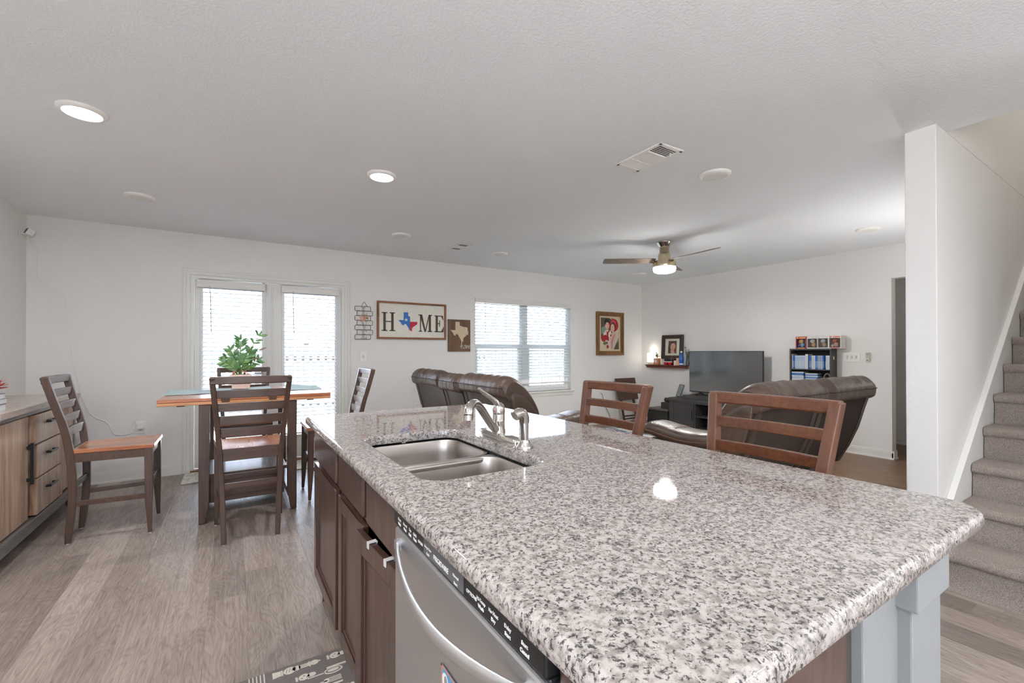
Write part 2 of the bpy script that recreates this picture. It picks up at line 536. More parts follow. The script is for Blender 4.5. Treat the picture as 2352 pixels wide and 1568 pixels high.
# ================================================================== ROOM SHELL
DX0, DX1, DZ1 = -0.360, 1.136, 2.017          # patio door opening
WX0, WX1, WZ0, WZ1 = 2.900, 4.655, 0.615, 1.985
OY0, OY1, OZ = 0.95, 1.925, 2.062             # opening in the right wall
YF = -3.2
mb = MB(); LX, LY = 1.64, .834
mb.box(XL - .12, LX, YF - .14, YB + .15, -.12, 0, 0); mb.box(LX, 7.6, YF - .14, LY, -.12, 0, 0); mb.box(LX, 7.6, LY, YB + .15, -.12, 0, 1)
struct(mb.build('floor', ['floor', 'floor_tinted']))
mb = MB()
mb.box(XL - .1, DX0, YB, YB + .14, 0, H); mb.box(DX0, DX1, YB, YB + .14, DZ1, H)
mb.box(DX1, WX0, YB, YB + .14, 0, H); mb.box(WX0, WX1, YB, YB + .14, 0, WZ0); mb.box(WX0, WX1, YB, YB + .14, WZ1, H)
mb.box(WX1, XR + .1, YB, YB + .14, 0, H)
struct(mb.build('wall_back', 'wall'))
mb = MB(); mb.box(XL - .12, XL, -1.2, YB, 0, H); mb.box(XL - .12, XL, YF, -2.6, 0, H); mb.box(XL - .12, XL, -2.6, -1.2, 0, .9); mb.box(XL - .12, XL, -2.6, -1.2, 2.2, H)
struct(mb.build('wall_left', 'wall'))
mb = MB()
mb.box(XR, XR + .116, OY1, YB, 0, H); mb.box(XR, XR + .116, OY0, OY1, OZ, H); mb.box(XR, XR + .116, YF, OY0, 0, H)
struct(mb.build('wall_right', 'wall'))
mb = MB()
mb.box(XL - .12, -.8, YF - .12, YF, 0, H); mb.box(-.8, .4, YF - .12, YF, 0, .85); mb.box(-.8, .4, YF - .12, YF, 2.15, H); mb.box(.4, XR, YF - .12, YF, 0, H)
struct(mb.build('wall_front', 'wall'))
PY0, PY1, PX = 0.767, 0.898, 3.155            # partition beside the stairs
struct(MB().box(PX, XR, PY0, PY1, 0, H).build('wall_partition', 'wall', bevel=.004))
SX = 3.335                                    # stair opening in the ceiling
mb = MB()
mb.box(SX - .0, XR + .1, PY0, PY0 + .058, H, 4.9); mb.box(SX - .1, SX, PY0, PY1, H + .202, 4.9)
mb.box(SX, XR, -.32, -.2, 0, 4.9); mb.box(SX - .1, SX, -.2, PY0, H + .202, 4.9)
mb.box(XR, XR + .1, -.32, PY1, H, 4.9); mb.box(SX - .1, XR + .1, -.32, PY1, 4.9, 5.0)
struct(mb.build('wall_stairwell', 'wall'))
mb = MB()
mb.box(XL, XR, PY0 + .06, YB, H, H + .2); mb.box(XL, SX, -.2, PY0 + .06, H, H + .2); mb.box(XL, XR, YF, -.2, H, H + .2)
struct(mb.build('ceiling', 'ceiling'))
# hall seen through the opening
mb = MB()
mb.box(7.48, 7.6, 0.2, 3.2, 0, H); mb.box(XR + .116, 7.5, 3.1, 3.2, 0, H); mb.box(XR + .116, 7.5, .1, .2, 0, H); mb.box(XR + .116, 7.6, .1, 3.2, H, H + .1)
struct(mb.build('wall_hall', 'wall'))

def base_run(name, segs):
    """segs: (axis, fixed, side, a, b); side = +1/-1 direction the board projects."""
    mb = MB()
    for ax, fx, sd, a, b in segs:
        for (t, z0, z1) in ((.013, 0, .074), (.010, .074, .088), (.006, .088, .096), (.022, 0, .014), (.018, .014, .019)):
            lo, hi = sorted((fx, fx + sd * t))
            if ax == 'x': mb.box(a, b, lo, hi, z0, z1)
            else: mb.box(lo, hi, a, b, z0, z1)
    return struct(mb.build(name, 'trim'))
base_run('baseboard_back', [('x', YB, -1, XL, -.428), ('x', YB, -1, 1.205, XR)])
base_run('baseboard_left', [('y', XL, 1, YF, YB)])
base_run('baseboard_right', [('y', XR, -1, OY1 - .022, YB), ('y', XR, -1, PY1, OY0), ('x', OY1, -1, XR - .013, XR + .116)])
base_run('baseboard_partition', [('x', PY1, 1, PX, XR), ('y', PX, -1, PY0 - .013, PY1 + .013), ('x', PY0, -1, PX - .013, 3.185)])
base_run('baseboard_hall', [('y', 7.48, -1, .2, 3.1), ('x', 3.1, -1, 6.45, 7.48)])

# door casing in the hall beyond the opening
mb = MB(); mb.box(7.455, 7.48, 1.55, 1.62, 0, 2.1); mb.box(7.455, 7.48, .85, 1.62, 2.03, 2.1)
struct(mb.build('trim_1', 'trim', bevel=.004))
mb = MB(); mb.box(7.462, 7.478, .85, 1.55, .01, 2.03)
struct(mb.build('door_2', 'doorpaint'))

# ------------------------------------------------------------------ staircase
st = thing('staircase', 'straight staircase covered in beige carpet beside the partition wall', 'stairs', (0, 0, 0))
for k in range(1, 13):
    xn = 3.15 + .255 * (k - 1) if k > 1 else 3.135
    z0, z1 = .19 * (k - 1), .19 * k
    xe = 3.15 + .255 * k + .05
    r = .028
    pr = [(xe, z0 - (.19 if k > 1 else 0)), (xe, z1)]
    for a in range(7):
        t = PI / 2 + PI * 1.0 * a / 6
        pr.append((xn + r + r * math.cos(t), z1 - r + r * math.sin(t)))
    pr += [(xn + .024, z1 - .075), (xn + .018, z0 + .03), (xn - (.025 if k == 1 else -.02), z0 + .0)]
    if k > 1: pr.append((xn + .03, z0 - .05))
    ny = 40
    rs = []
    for i in range(ny + 1):
        y = -.198 + (.943) * i / ny
        rs.append([(u + .0022 * mnoise.noise(Vector((u * 30, y * 30, w * 30))), y, max(0.001, w + .002 * mnoise.noise(Vector((u * 22, y * 22, w * 22 + 9))))) for u, w in pr])
    m_ = MB(); m_.rings(rs, 0, True, True)
    m_.build('carpeted_step', 'carpet', st, angle=70)
zt = lambda x: .408 + (x - 3.305) * .7600
mb = MB()
x0, x1 = 3.172, 6.3
mb.prism([(x0, 0.0), (x0 + .3, 0.0), (x1, zt(x1) - .6), (x1, zt(x1)), (x0, zt(x0))], PY0 - .018, PY0, lambda u, v, d: (u, d, v))
struct(mb.build('trim_2', 'trim', bevel=.002))
mb = MB()
mb.prism([(x0 - .02, zt(x0 - .02)), (x1, zt(x1)), (x1, zt(x1) + .042), (x0 - .02, zt(x0 - .02) + .042)], PY0 - .030, PY0, lambda u, v, d: (u, d, v))
struct(mb.build('trim_3', 'trim', bevel=.004))

# ------------------------------------------------------------------ patio doors
def casing(mb, x0, x1, z0, z1, w, y, bottom=False):
    """mitred picture-frame casing around an opening on a wall facing -y"""
    for (a, b, t) in ((0, w, .012), (w * .12, w * .42, .018), (w * .55, w * .80, .022), (w * .9, w, .016)):
        # a,b measured from the opening outward
        mb.box(x0 - b, x0 - a, y - t, y, z0, z1 + a + .0001)
        mb.box(x1 + a, x1 + b, y - t, y, z0, z1 + a + .0001)
        mb.box(x0 - b, x1 + b, y - t, y, z1 + a, z1 + b)
door = struct(thing('door_1', 'white double patio door with half-open slatted blinds on both leaves', 'door', (0, 0, 0)))
mb = MB(); casing(mb, DX0, DX1, 0, DZ1, .066, YB); mb.build('door_casing', 'trim', door, bevel=.002)
mb = MB(); mb.box(DX0, DX0 + .028, YB, YB + .13, 0, DZ1); mb.box(DX1 - .028, DX1, YB, YB + .13, 0, DZ1); mb.box(DX0 + .028, DX1 - .028, YB, YB + .13, DZ1 - .028, DZ1)
mb.build('door_frame', 'trim', door, bevel=.002)
mb = MB(); mb.box(DX0, DX1, YB - .01, YB + .14, 0.0, .02); mb.build('threshold', flat(150, 112, 74, .5), door, bevel=.003)
DY0, DY1 = YB + .040, YB + .084
for lx0, lx1, gx0, gx1 in ((DX0 + .030, .345, -.262, .278), (.350, DX1 - .030, .492, 1.040)):
    mb = MB()
    mb.box(lx0, gx0, DY0, DY1, .03, DZ1 - .032); mb.box(gx1, lx1, DY0, DY1, .03, DZ1 - .032)
    mb.box(gx0, gx1, DY0, DY1, .03, .28); mb.box(gx0, gx1, DY0, DY1, 1.90, DZ1 - .032)
    leaf = mb.build('door_leaf', 'doorpaint', door, bevel=.003)
    m2 = MB(); m2.box(gx0, gx1, DY0 + .018, DY0 + .024, .28, 1.90); m2.build('pane', 'glass', leaf)
    m3 = MB()
    for (a, b, c, d) in ((gx0 - .02, gx0 + .006, .26, 1.92), (gx1 - .006, gx1 + .02, .26, 1.92)): m3.box(a, b, DY0 - .008, DY0, c, d)
    m3.box(gx0, gx1, DY0 - .008, DY0, .26, .286); m3.box(gx0, gx1, DY0 - .008, DY0, 1.894, 1.92)
    m3.build('glass_bead', 'doorpaint', leaf, bevel=.002)
mb = MB(); mb.box(.318, .380, DY0 - .022, DY0, .03, DZ1 - .032); mb.box(.334, .364, DY0 - .030, DY0 - .022, .03, DZ1 - .032)
mb.build('astragal', 'doorpaint', door, bevel=.003)
# small lever handles between the leaves
mb = MB(); mb.cyl((.300, DY0, 0), .0, 0, 0) if False else None
mb.cbox(.292, DY0 - .006, .98, .05, .012, .20); mb.tube([(.292, DY0 - .012, 1.0), (.292, DY0 - .055, 1.0), (.2, DY0 - .055, 1.0)], .009)
mb.build('door_handle', 'chrome', door, bevel=.003)

# ------------------------------------------------------------------ blinds
def blind(label, x0, x1, yc, ztop, zbot, pitch, wdt, tilt, vx0, vx1, val_h, val_d, wand_x, wand_z, smat, vmat, group):
    t = thing('window_blind', label, 'blind', ((x0 + x1) / 2, yc, ztop), 0, group)
    cx = (x0 + x1) / 2
    m_ = MB()
    d = val_d
    # moulded valance with short returns
    for (a, b, dd) in ((0, val_h, .010), (val_h * .12, val_h * .30, .014), (val_h * .72, val_h, .016)):
        m_.box(vx0 - cx, vx1 - cx, -d - dd, -d, -b + val_h * .0, -a)
    m_.box(vx0 - cx, vx0 - cx + .008, -d, .0, -val_h, 0); m_.box(vx1 - cx - .008, vx1 - cx, -d, .0, -val_h, 0)
    m_.build('valance', vmat, t, bevel=.0015)
    m_ = MB(); m_.box(x0 - cx + .004, x1 - cx - .004, -.022, .022, -.045, -.004); m_.build('headrail', vmat, t)
    m_ = MB(); z = -val_h - .004; L = x1 - x0
    n = int((ztop - zbot - .05 - val_h) / pitch)
    for k in range(n):
        zz = z - k * pitch
        pts = []
        for s in (-1, -.5, 0, .5, 1):
            yy = s * wdt / 2; cr = .0035 * (1 - s * s)
            pts.append((yy * math.cos(tilt) + cr * math.sin(tilt) * 0, zz + yy * math.sin(tilt) + cr))
        th = .0026
        a = [(-L / 2, p, q) for p, q in pts] + [(-L / 2, p, q - th) for p, q in pts[::-1]]
        b = [(L / 2, p, q) for p, q in pts] + [(L / 2, p, q - th) for p, q in pts[::-1]]
        m_.rings([a, b], 0, False, True)
    m_.build('slats', smat, t)
    m_ = MB(); zb = zbot - ztop
    m_.box(-L / 2, L / 2, -.024, .024, zb, zb + .018); m_.build('bottom_rail', vmat, t, bevel=.003)
    m_ = MB()
    for f in ((.16, .84) if L < 1 else (.09, .36, .64, .91)):
        for s in (-1, 1):
            m_.box(-L / 2 + f * L - .001, -L / 2 + f * L + .001, s * wdt / 2 * .98 - .0006, s * wdt / 2 * .98 + .0006, zb, -val_h)
    m_.build('ladder_cord', vmat, t)
    m_ = MB(); m_.tube([(wand_x - cx, -d - .014, -val_h * .8), (wand_x - cx + .004, -d - .016, -val_h - .1), (wand_x - cx + .012, -d - .016, wand_z - ztop)], .0042, 8)
    m_.build('tilt_wand', flat(176, 172, 164, .35), t)
    return t
TL = math.radians(19)
blind('left slatted blind on the patio door, seen behind the potted plant', -.264, .280, DY0 - .036, 1.968, .300, .0432, .050, TL, -.305, .300, .072, .030, -.196, 1.43, 'slat', 'blindrail', 'white slatted blinds on the patio doors')
blind('right slatted blind on the patio door, next to the wall signs', .494, 1.042, DY0 - .036, 1.968, .300, .0432, .050, TL, .462, 1.062, .072, .030, .575, 1.43, 'slat', 'blindrail', 'white slatted blinds on the patio doors')
blind('wide slatted blind hanging over the living room window', WX0 + .012, WX1 - .012, YB + .038, 2.000, .735, .0452, .050, math.radians(21), WX0 - .002, WX1 + .012, .072, .048, 3.045, 1.49, 'slat2', 'blindrail', None)

# ------------------------------------------------------------------ back window
win = struct(thing('window_1', 'white double vinyl window with sill behind the slatted blind', 'window', (0, 0, 0)))
WC = (WX0 + WX1) / 2
mb = MB()
Y0, Y1 = YB + .075, YB + .125
for (a, b) in ((WX0, WC - .028), (WC + .028, WX1)):
    for (c, d, e, f) in ((a, a + .045, WZ0, WZ1), (b - .045, b, WZ0, WZ1), (a + .045, b - .045, WZ0, WZ0 + .055), (a + .045, b - .045, WZ1 - .045, WZ1)):
        mb.box(c, d, Y0, Y1, e, f)
mb.box(WC - .03, WC + .03, Y0 - .01, Y1, WZ0, WZ1)
mb.build('window_frame', 'vinyl', win, bevel=.003)
mb = MB()
for (a, b) in ((WX0 + .045, WC - .073), (WC + .073, WX1 - .045)):
    mb.box(a, b, Y0 + .008, Y1 - .005, 1.275, 1.335)
    mb.box(a, a + .035, Y0 + .004, Y1 - .02, WZ0 + .055, 1.30); mb.box(b - .035, b, Y0 + .004, Y1 - .02, WZ0 + .055, 1.30); mb.box(a + .035, b - .035, Y0 + .004, Y1 - .02, WZ0 + .055, WZ0 + .09)
mb.build('window_sash', 'vinyl', win, bevel=.002)
for (a, b) in ((WX0 + .045, WC - .073), (WC + .073, WX1 - .045)):
    MB().box(a, b, Y0 + .022, Y0 + .027, WZ0 + .055, WZ1 - .045).build('pane', 'glass', win)
mb = MB(); mb.box(WX0 - .06, WX1 + .06, YB - .038, YB + .075, WZ0 - .024, WZ0); mb.build('window_sill', 'trim', win, bevel=.008, seg=3)
mb = MB(); mb.box(WX0 - .03, WX1 + .03, YB - .014, YB, WZ0 - .078, WZ0 - .024); mb.box(WX0 - .03, WX1 + .03, YB - .020, YB, WZ0 - .040, WZ0 - .024); mb.build('window_apron', 'trim', win, bevel=.003)
# added unseen kitchen window behind the camera, for more daylight
mb = MB()
for (c, d, e, f) in ((-.8, -.74, .85, 2.15), (.34, .4, .85, 2.15), (-.8, .4, .85, .91), (-.8, .4, 2.09, 2.15), (-.23, -.17, .85, 2.15)): mb.box(c, d, YF - .1, YF - .05, e, f)
struct(mb.build('added_window_2', 'vinyl'))
mb = MB()
for (c, d, e, f) in ((-2.6, -2.55, .9, 2.2), (-1.25, -1.2, .9, 2.2), (-2.6, -1.2, .9, .95), (-2.6, -1.2, 2.15, 2.2), (-1.93, -1.87, .9, 2.2)): mb.box(XL - .1, XL - .05, c, d, e, f)
struct(mb.build('window_3', 'vinyl'))  # unseen side window, guessed from the bright column end and sized for its daylight

# ------------------------------------------------------------------ outside: patio, fence
gm = G('patio_concrete')
gm.P(Base_Color=gm.ramp(gm.noise(gm.co(), 3, 4).outputs['Fac'], [(0.3, lin(196, 190, 180)), (0.7, lin(214, 208, 200))]), Roughness=0.9)
M['patio'] = gm.m
struct(MB().box(-22, 28, -24, 26, -.25, -.135).build('ground', 'patio'))
fn = thing('picket_fence', 'pale upright board fence seen through the window blinds', 'fence', (0, 9.2, -.14))
mb = MB()
x = -6.0; i = 0
while x < 14:
    w = .088
    mb.box(x, x + w, -.012, .012, 0, 1.50 + .0 * i)
    x += .135 if x < 5.0 else .098
    i += 1
mb.build('picket_boards', flat(88, 86, 83, .8), fn)
mb = MB(); mb.box(-6, 14, .012, .05, .3, .39); mb.box(-6, 14, .012, .05, 1.2, 1.29); mb.build('rail', flat(56, 53, 50, .8), fn)
for k in range(9):
    MB().box(-6 + 2.4 * k - .045, -6 + 2.4 * k + .045, .05, .14, 0, 1.55).build('post', flat(56, 53, 50, .8), fn)
# ================================================================== KITCHEN ISLAND
CX0, CX1, CY0, CY1, CZ = .298, 1.304, .236, 2.388, .914
def rrect(x0, x1, y0, y1, r, k=8):
    out = []
    for (cx, cy, a0) in ((x1 - r, y1 - r, 0), (x0 + r, y1 - r, PI / 2), (x0 + r, y0 + r, PI), (x1 - r, y0 + r, 1.5 * PI)):
        for i in range(k + 1):
            a = a0 + PI / 2 * i / k
            out.append((cx + r * math.cos(a), cy + r * math.sin(a)))
    return out
HX0, HX1, HY0, HY1 = .400, .762, 1.008, 1.658
def ins(d, z, outer=True):
    if outer: pts = rrect(CX0 + d, CX1 - d, CY0 + d, CY1 - d, .062 - d * .8)
    else: pts = rrect(HX0 - d, HX1 + d, HY0 - d, HY1 + d, .062 + d * .8)
    return [(x, y, z) for x, y in pts]
SL = .032
rs = [ins(.004, CZ - SL), ins(0, CZ - SL + .005), ins(0, CZ - .013), ins(.0022, CZ - .0065), ins(.0065, CZ - .0022), ins(.013, CZ),
      ins(.009, CZ, False), ins(.0045, CZ - .0015, False), ins(.0015, CZ - .0045, False), ins(0, CZ - .009, False), ins(0, CZ - SL, False)]
mb = MB(); mb.rings(rs, 0, True, False, True)
nr_ = len(rs[0])
for k_ in (5, 10):
    for q_ in range(nr_): mb.sm[k_ * nr_ + q_] = False
top = mb.build('granite_worktop', 'granite', angle=50)
tag(top, 'large speckled grey and white granite worktop with rounded corners', 'countertop')

# undermount double sink
sk = thing('double_sink', 'stainless steel double bowl sink set under the granite worktop', 'sink', (0, 0, 0))
zr = CZ - SL - .001
def bowl(y0, y1, zt_):
    m_ = MB()
    x0, x1 = HX0 + .004, HX1 - .004
    R = []
    for d, z, r in ((-.012, zt_, .07), (0, zt_ - .001, .06), (.003, zt_ - .010, .06), (.006, zt_ - .05, .06), (.012, zr - .15, .058), (.020, zr - .172, .052), (.034, zr - .184, .045), (.06, zr - .188, .04)):
        R.append([(x, y, z) for x, y in rrect(x0 + d, x1 - d, y0 + d, y1 - d, r, 6)])
    cx, cy = (x0 + x1) / 2, (y0 + y1) / 2
    n = len(R[0])
    R.append([(cx + .045 * math.cos(math.atan2(p[1] - cy, p[0] - cx)), cy + .045 * math.sin(math.atan2(p[1] - cy, p[0] - cx)), zr - .192) for p in R[-1]])
    m_.rings(R, 0, True, False)
    m_.add(R[-1], [tuple(range(n))], 0)
    b = m_.build('bowl', 'steel', sk, angle=60)
    m2 = MB(); m2.lathe([(.044, 0), (.044, .003), (.036, .004), (.030, .001), (.002, .001)], (cx, cy, zr - .1925), 24); m2.build('drain', 'chrome', b)
bowl(HY0 + .004, 1.312, zr - .006)
bowl(1.338, HY1 - .004, zr - .006)
mb = MB(); mb.box(HX0 - .01, HX1 + .01, 1.306, 1.344, zr - .028, zr - .007); mb.build('divider', 'steel', sk, bevel=.008, seg=3)

# faucet
fx, fy = .822, 1.388
fc = thing('kitchen_faucet', 'single lever satin metal faucet behind the sink', 'faucet', (fx, fy, CZ))
mb = MB()
R = []
for s, z in ((1.0, 0), (1.0, .004), (.985, .012), (.92, .019), (.6, .022)):
    R.append([(.031 * s * math.copysign(abs(math.cos(t)) ** .8, math.cos(t)), .132 * s * math.copysign(abs(math.sin(t)) ** .75, math.sin(t)), z) for t in [2 * PI * i / 40 for i in range(40)]])
mb.rings(R); mb.build('base_plate', 'chrome', fc)
mb = MB(); mb.lathe([(.025, .018), (.0245, .03), (.0225, .036), (.0225, .062), (.0235, .064), (.0225, .066), (.0225, .086), (.0215, .088)], (0, 0, 0), 32); mb.build('body', 'chrome', fc)
mb = MB()
P = bez((-.012, -.004, .030), (-.075, -.025, .085), (-.12, -.06, .168), (-.172, -.108, .138), 16) + [(-.180, -.116, .126), (-.183, -.119, .112)]
mb.tube(P, [.0165] * 3 + [.0155] * 10 + [.0145] * 4 + [.0155, .0155], 18, flatz=.9)
mb.tube([(-.1835, -.1195, .112), (-.1845, -.1205, .096)], [.0165, .0165], 18)
mb.build('spout', 'chrome', fc)
mb = MB()
mb.lathe([(.0225, .088), (.0235, .098), (.0225, .110), (.018, .121), (.010, .128), (.002, .130)], (0, 0, 0), 28)
P = bez((-.002, 0, .112), (-.012, -.002, .145), (-.05, -.008, .150), (-.092, -.018, .186), 12)
mb.tube(P, [.016, .0155, .0145, .013, .0115, .0105, .010, .0098, .0095, .0095, .0095, .009, .006], 14, flatz=.75)
lv = mb.build('lever', 'chrome', fc)
MB().super((-.021, -.008, .100), (.0022, .003, .003), 1, 1, 10, 6).build('hot_mark', flat(190, 40, 40), lv)
# sprayer
sp = thing('side_sprayer', 'satin metal side sprayer standing next to the faucet', 'sprayer', (.806, 1.196, CZ))
mb = MB(); mb.lathe([(.028, 0), (.028, .004), (.024, .010), (.017, .022), (.0155, .028)], n=28); mb.build('base_collar', 'chrome', sp)
mb = MB(); mb.tube([(0, 0, .026), (0, 0, .05), (-.001, 0, .085)], [.0135, .0135, .0145], 18); mb.build('grip', 'chrome', sp)
mb = MB(); mb.tube(bez((-.001, 0, .083), (.000, 0, .112), (-.014, -.002, .126), (-.042, -.006, .108), 10), [.0165, .0172, .0175, .0175, .0175, .017, .0168, .0168, .017, .0175, .0165], 18); mb.build('spray_head', 'chrome', sp)

# pony wall carrying the worktop
mb = MB(); mb.box(.790, 1.045, .275, 2.32, 0, CZ - SL - .001)
mb.box(.922, 1.062, .256, 2.335, 0, CZ - SL - .001)
mb.box(.914, 1.070, .246, 2.345, .812, CZ - SL - .001)
struct(mb.build('wall_island', wall_mat('dimmed_wall_paint', (140, 141, 141), 0.08, 70), bevel=.003))  # same paint as the walls; dimmer light put into a darker grey

XF = .338   # door faces
def panel_door(y0, y1, z0, z1, parent, name='door', x=XF, loc=None, rotz=None):
    """frame and recessed panel door whose face looks towards -x; built around y0..y1"""
    w = .056
    m_ = MB()
    m_.box(x, x + .020, y0, y0 + w, z0, z1); m_.box(x, x + .020, y1 - w, y1, z0, z1)
    m_.box(x, x + .020, y0 + w, y1 - w, z0, z0 + w); m_.box(x, x + .020, y0 + w, y1 - w, z1 - w, z1)
    m_.box(x + .006, x + .020, y0 + w - .001, y0 + w + .010, z0 + w, z1 - w); m_.box(x + .006, x + .020, y1 - w - .010, y1 - w + .001, z0 + w, z1 - w)
    m_.box(x + .006, x + .020, y0 + w, y1 - w, z0 + w, z0 + w + .010); m_.box(x + .006, x + .020, y0 + w, y1 - w, z1 - w - .010, z1 - w)
    m_.box(x + .011, x + .019, y0 + w, y1 - w, z0 + w, z1 - w)
    return m_.build(name, 'cab', parent, bevel=.003, loc=loc, rotz=rotz)
def carcass(t, y0, y1):
    m_ = MB(); Z0, Z1 = .105, CZ - SL - .003
    m_.box(XF + .040, .775, y0, y0 + .016, Z0, Z1 - .22) ; m_.box(XF + .040, .775, y1 - .016, y1, Z0, Z1 - .22)
    m_.box(XF + .040, .775, y0, y1, Z0, Z0 + .016)
    m_.box(.41, .43, y0, y1, 0, Z0); m_.box(.41, .775, y0, y0 + .016, 0, Z0)
    m_.build('carcass', 'cab', t)
    m_ = MB()
    w = .022
    m_.box(XF + .021, XF + .040, y0, y0 + w, Z0, Z1); m_.box(XF + .021, XF + .040, y1 - w, y1, Z0, Z1)
    m_.box(XF + .021, XF + .040, y0, y1, Z1 - .05, Z1); m_.box(XF + .021, XF + .040, y0, y1, Z0, Z0 + .04); m_.box(XF + .021, XF + .040, y0, y1, .688, .712)
    m_.build('face_frame', 'cab', t, bevel=.001)
cb = thing('base_cabinet', 'dark brown base cabinet with one drawer and one door at the far island end', 'cabinet', (0, 0, 0), 0, 'dark island cabinets')
carcass(cb, 1.790, 2.335)
MB().box(XF, XF + .020, 1.812, 2.330, .716, .850).build('drawer_front', 'cab', cb, bevel=.007)
panel_door(1.812, 2.330, .150, .692, cb)
MB().box(.378, .776, 2.335, 2.350, .0, CZ - SL - .003).build('side_panel', 'cab', cb, bevel=.001)
sb = thing('sink_base_cabinet', 'dark brown cabinet under the sink, its right door slightly ajar', 'cabinet', (0, 0, 0), 0, 'dark island cabinets')
carcass(sb, 1.037, 1.788)
MB().box(XF, XF + .020, 1.392, 1.758, .716, .850).build('false_front', 'cab', sb, bevel=.007)
MB().box(XF, XF + .020, 1.043, 1.352, .716, .850).build('false_front', 'cab', sb, bevel=.007)
panel_door(1.392, 1.758, .150, .692, sb)
# ajar door turns about its near edge
hd = panel_door(.0, .338, .150, .692, sb, x=0, loc=(XF + .001, 1.046, 0), rotz=math.radians(4.2))
for yy in (.215, .085):
    m_ = MB(); m_.box(-.003, -.0005, yy - .008, yy + .008, .678, .696); m_.box(-.003, .0225, yy - .008, yy + .008, .6935, .6965); m_.box(.020, .0225, yy - .008, yy + .008, .684, .6965)
    m_.build('metal_clip', flat(206, 204, 202, .35), hd, bevel=.001)
# dishwasher
dw = thing('dishwasher', 'stainless steel dishwasher with curved bar handle and black control strip', 'dishwasher', (0, 0, 0))
DA, DB = .436, 1.034
MB().box(XF + .03, .775, DA, DB - .045, .10, .872).build('tub', 'blackmatte', dw)
MB().box(XF - .012, XF + .030, DA, DB, .13, .816).build('door', 'dwsteel', dw, bevel=.006)
mb = MB(); mb.box(XF - .014, XF + .030, DA, DB, .824, .874); mb.box(XF - .008, XF + .030, DA, DB, .816, .824)
cp = mb.build('control_panel', 'black', dw, bevel=.004)
MB().box(XF - .0155, XF - .013, .660, .838, .828, .870).build('display_plate', flat(92, 92, 94, .35), cp)
yc = (DA + DB) / 2
text('FRIGIDAIRE', .0135, 'plate', cp, (XF - .0162, .752, .8405), ROT_DW)
text('Normal', .007, 'plate', cp, (XF - .0162, .688, .845), ROT_DW)
text('Start', .007, 'plate', cp, (XF - .0162, .688, .833), ROT_DW)
text('Energy Saver', .0065, 'plate', cp, (XF - .0162, .814, .846), ROT_DW)
text('Cycle', .0065, 'plate', cp, (XF - .0162, .814, .8345), ROT_DW)
text('OPTIONS', .0085, 'plate', cp, (XF - .0148, .632, .8405), ROT_DW)
text('CYCLES', .0075, 'plate', cp, (XF - .0148, .858, .8405), ROT_DW)
for yy, a, b in ((.600, 'Hi-Temp', 'Wash'), (.562, 'No Heat', 'Dry'), (.522, 'Delay', 'Start'), (.480, 'Start', 'Cancel'), (.890, 'Quick', 'Wash'), (.920, 'Top', 'Rack'), (.952, 'Normal', 'Wash'), (.990, 'Heavy', 'Wash')):
    text(a, .0078, 'plate', cp, (XF - .0148, yy, .8455), ROT_DW, bold=.0002); text(b, .0078, 'plate', cp, (XF - .0148, yy, .8350), ROT_DW, bold=.0002)
mb = MB(); P = []
for i in range(25):
    s = i / 24; yy = DB - .032 - s * (DB - DA - .064); bow = math.sin(PI * s) ** .75
    P.append((XF - .014 - .040 * bow, yy, .786 - .030 * math.sin(PI * s)))
mb.tube(P, [.0050 + .0030 * math.sin(PI * i / 24) for i in range(25)], 14, flatz=1.9)
mb.cbox(XF - .016, DB - .036, .786, .012, .016, .022); mb.cbox(XF - .016, DA + .036, .786, .012, .016, .022)
mb.build('handle', 'dwsteel', dw)
MB().box(XF + .02, XF + .05, DA, DB, .02, .10).build('toe_panel', 'blackmatte', dw)
# magnet card on the dishwasher
mg = MB().box(XF - .0140, XF - .0122, .600, .752, .478, .658).build('dish_magnet', flat(74, 150, 196, .35))
tag(mg, 'blue card printed with white bowls stuck on the dishwasher door', 'magnet')
mb = MB()
mb.box(XF - .0143, XF - .0139, .598, .754, .656, .660); mb.box(XF - .0143, XF - .0139, .598, .754, .476, .480); mb.box(XF - .0143, XF - .0139, .750, .754, .476, .660); mb.box(XF - .0143, XF - .0139, .598, .602, .476, .660)
mb.build('border', flat(196, 128, 104), mg)
mb = MB()
for i in range(5):
    for j in range(5):
        cy, cz = .736 - .032 * i - (.0 if j % 2 == 0 else -.006), .636 - .036 * j
        if cy < .606 or cz < .49: continue
        pl = [(cy + .0125 * math.cos(a), cz + .015 * math.sin(a)) for a in [2 * PI * k / 18 for k in range(18)]]
        mb.prism(pl, XF - .0144, XF - .0140, lambda u, v, d: (d, u, v), 0)
        pl = [(cy - .003 + .0065 * math.cos(a), cz + .002 + .010 * math.sin(a)) for a in [2 * PI * k / 14 for k in range(14)]]
        mb.prism(pl, XF - .0147, XF - .0143, lambda u, v, d: (d, u, v), 1)
mb.build('bowl_print', [flat(228, 222, 216), flat(150, 146, 142)], mg)
# end panel between dishwasher and pony wall
ep = MB().box(XF + .004, .770, .288, .432, .0, CZ - SL - .003)
ep = ep.build('island_end_panel', 'cab', bevel=.004)
tag(ep, 'dark brown cabinet end panel at the near end of the island', 'panel')
MB().box(.771, .789, .290, .34, 0, CZ - SL - .003).build('filler_strip', flat(70, 64, 60), ep)

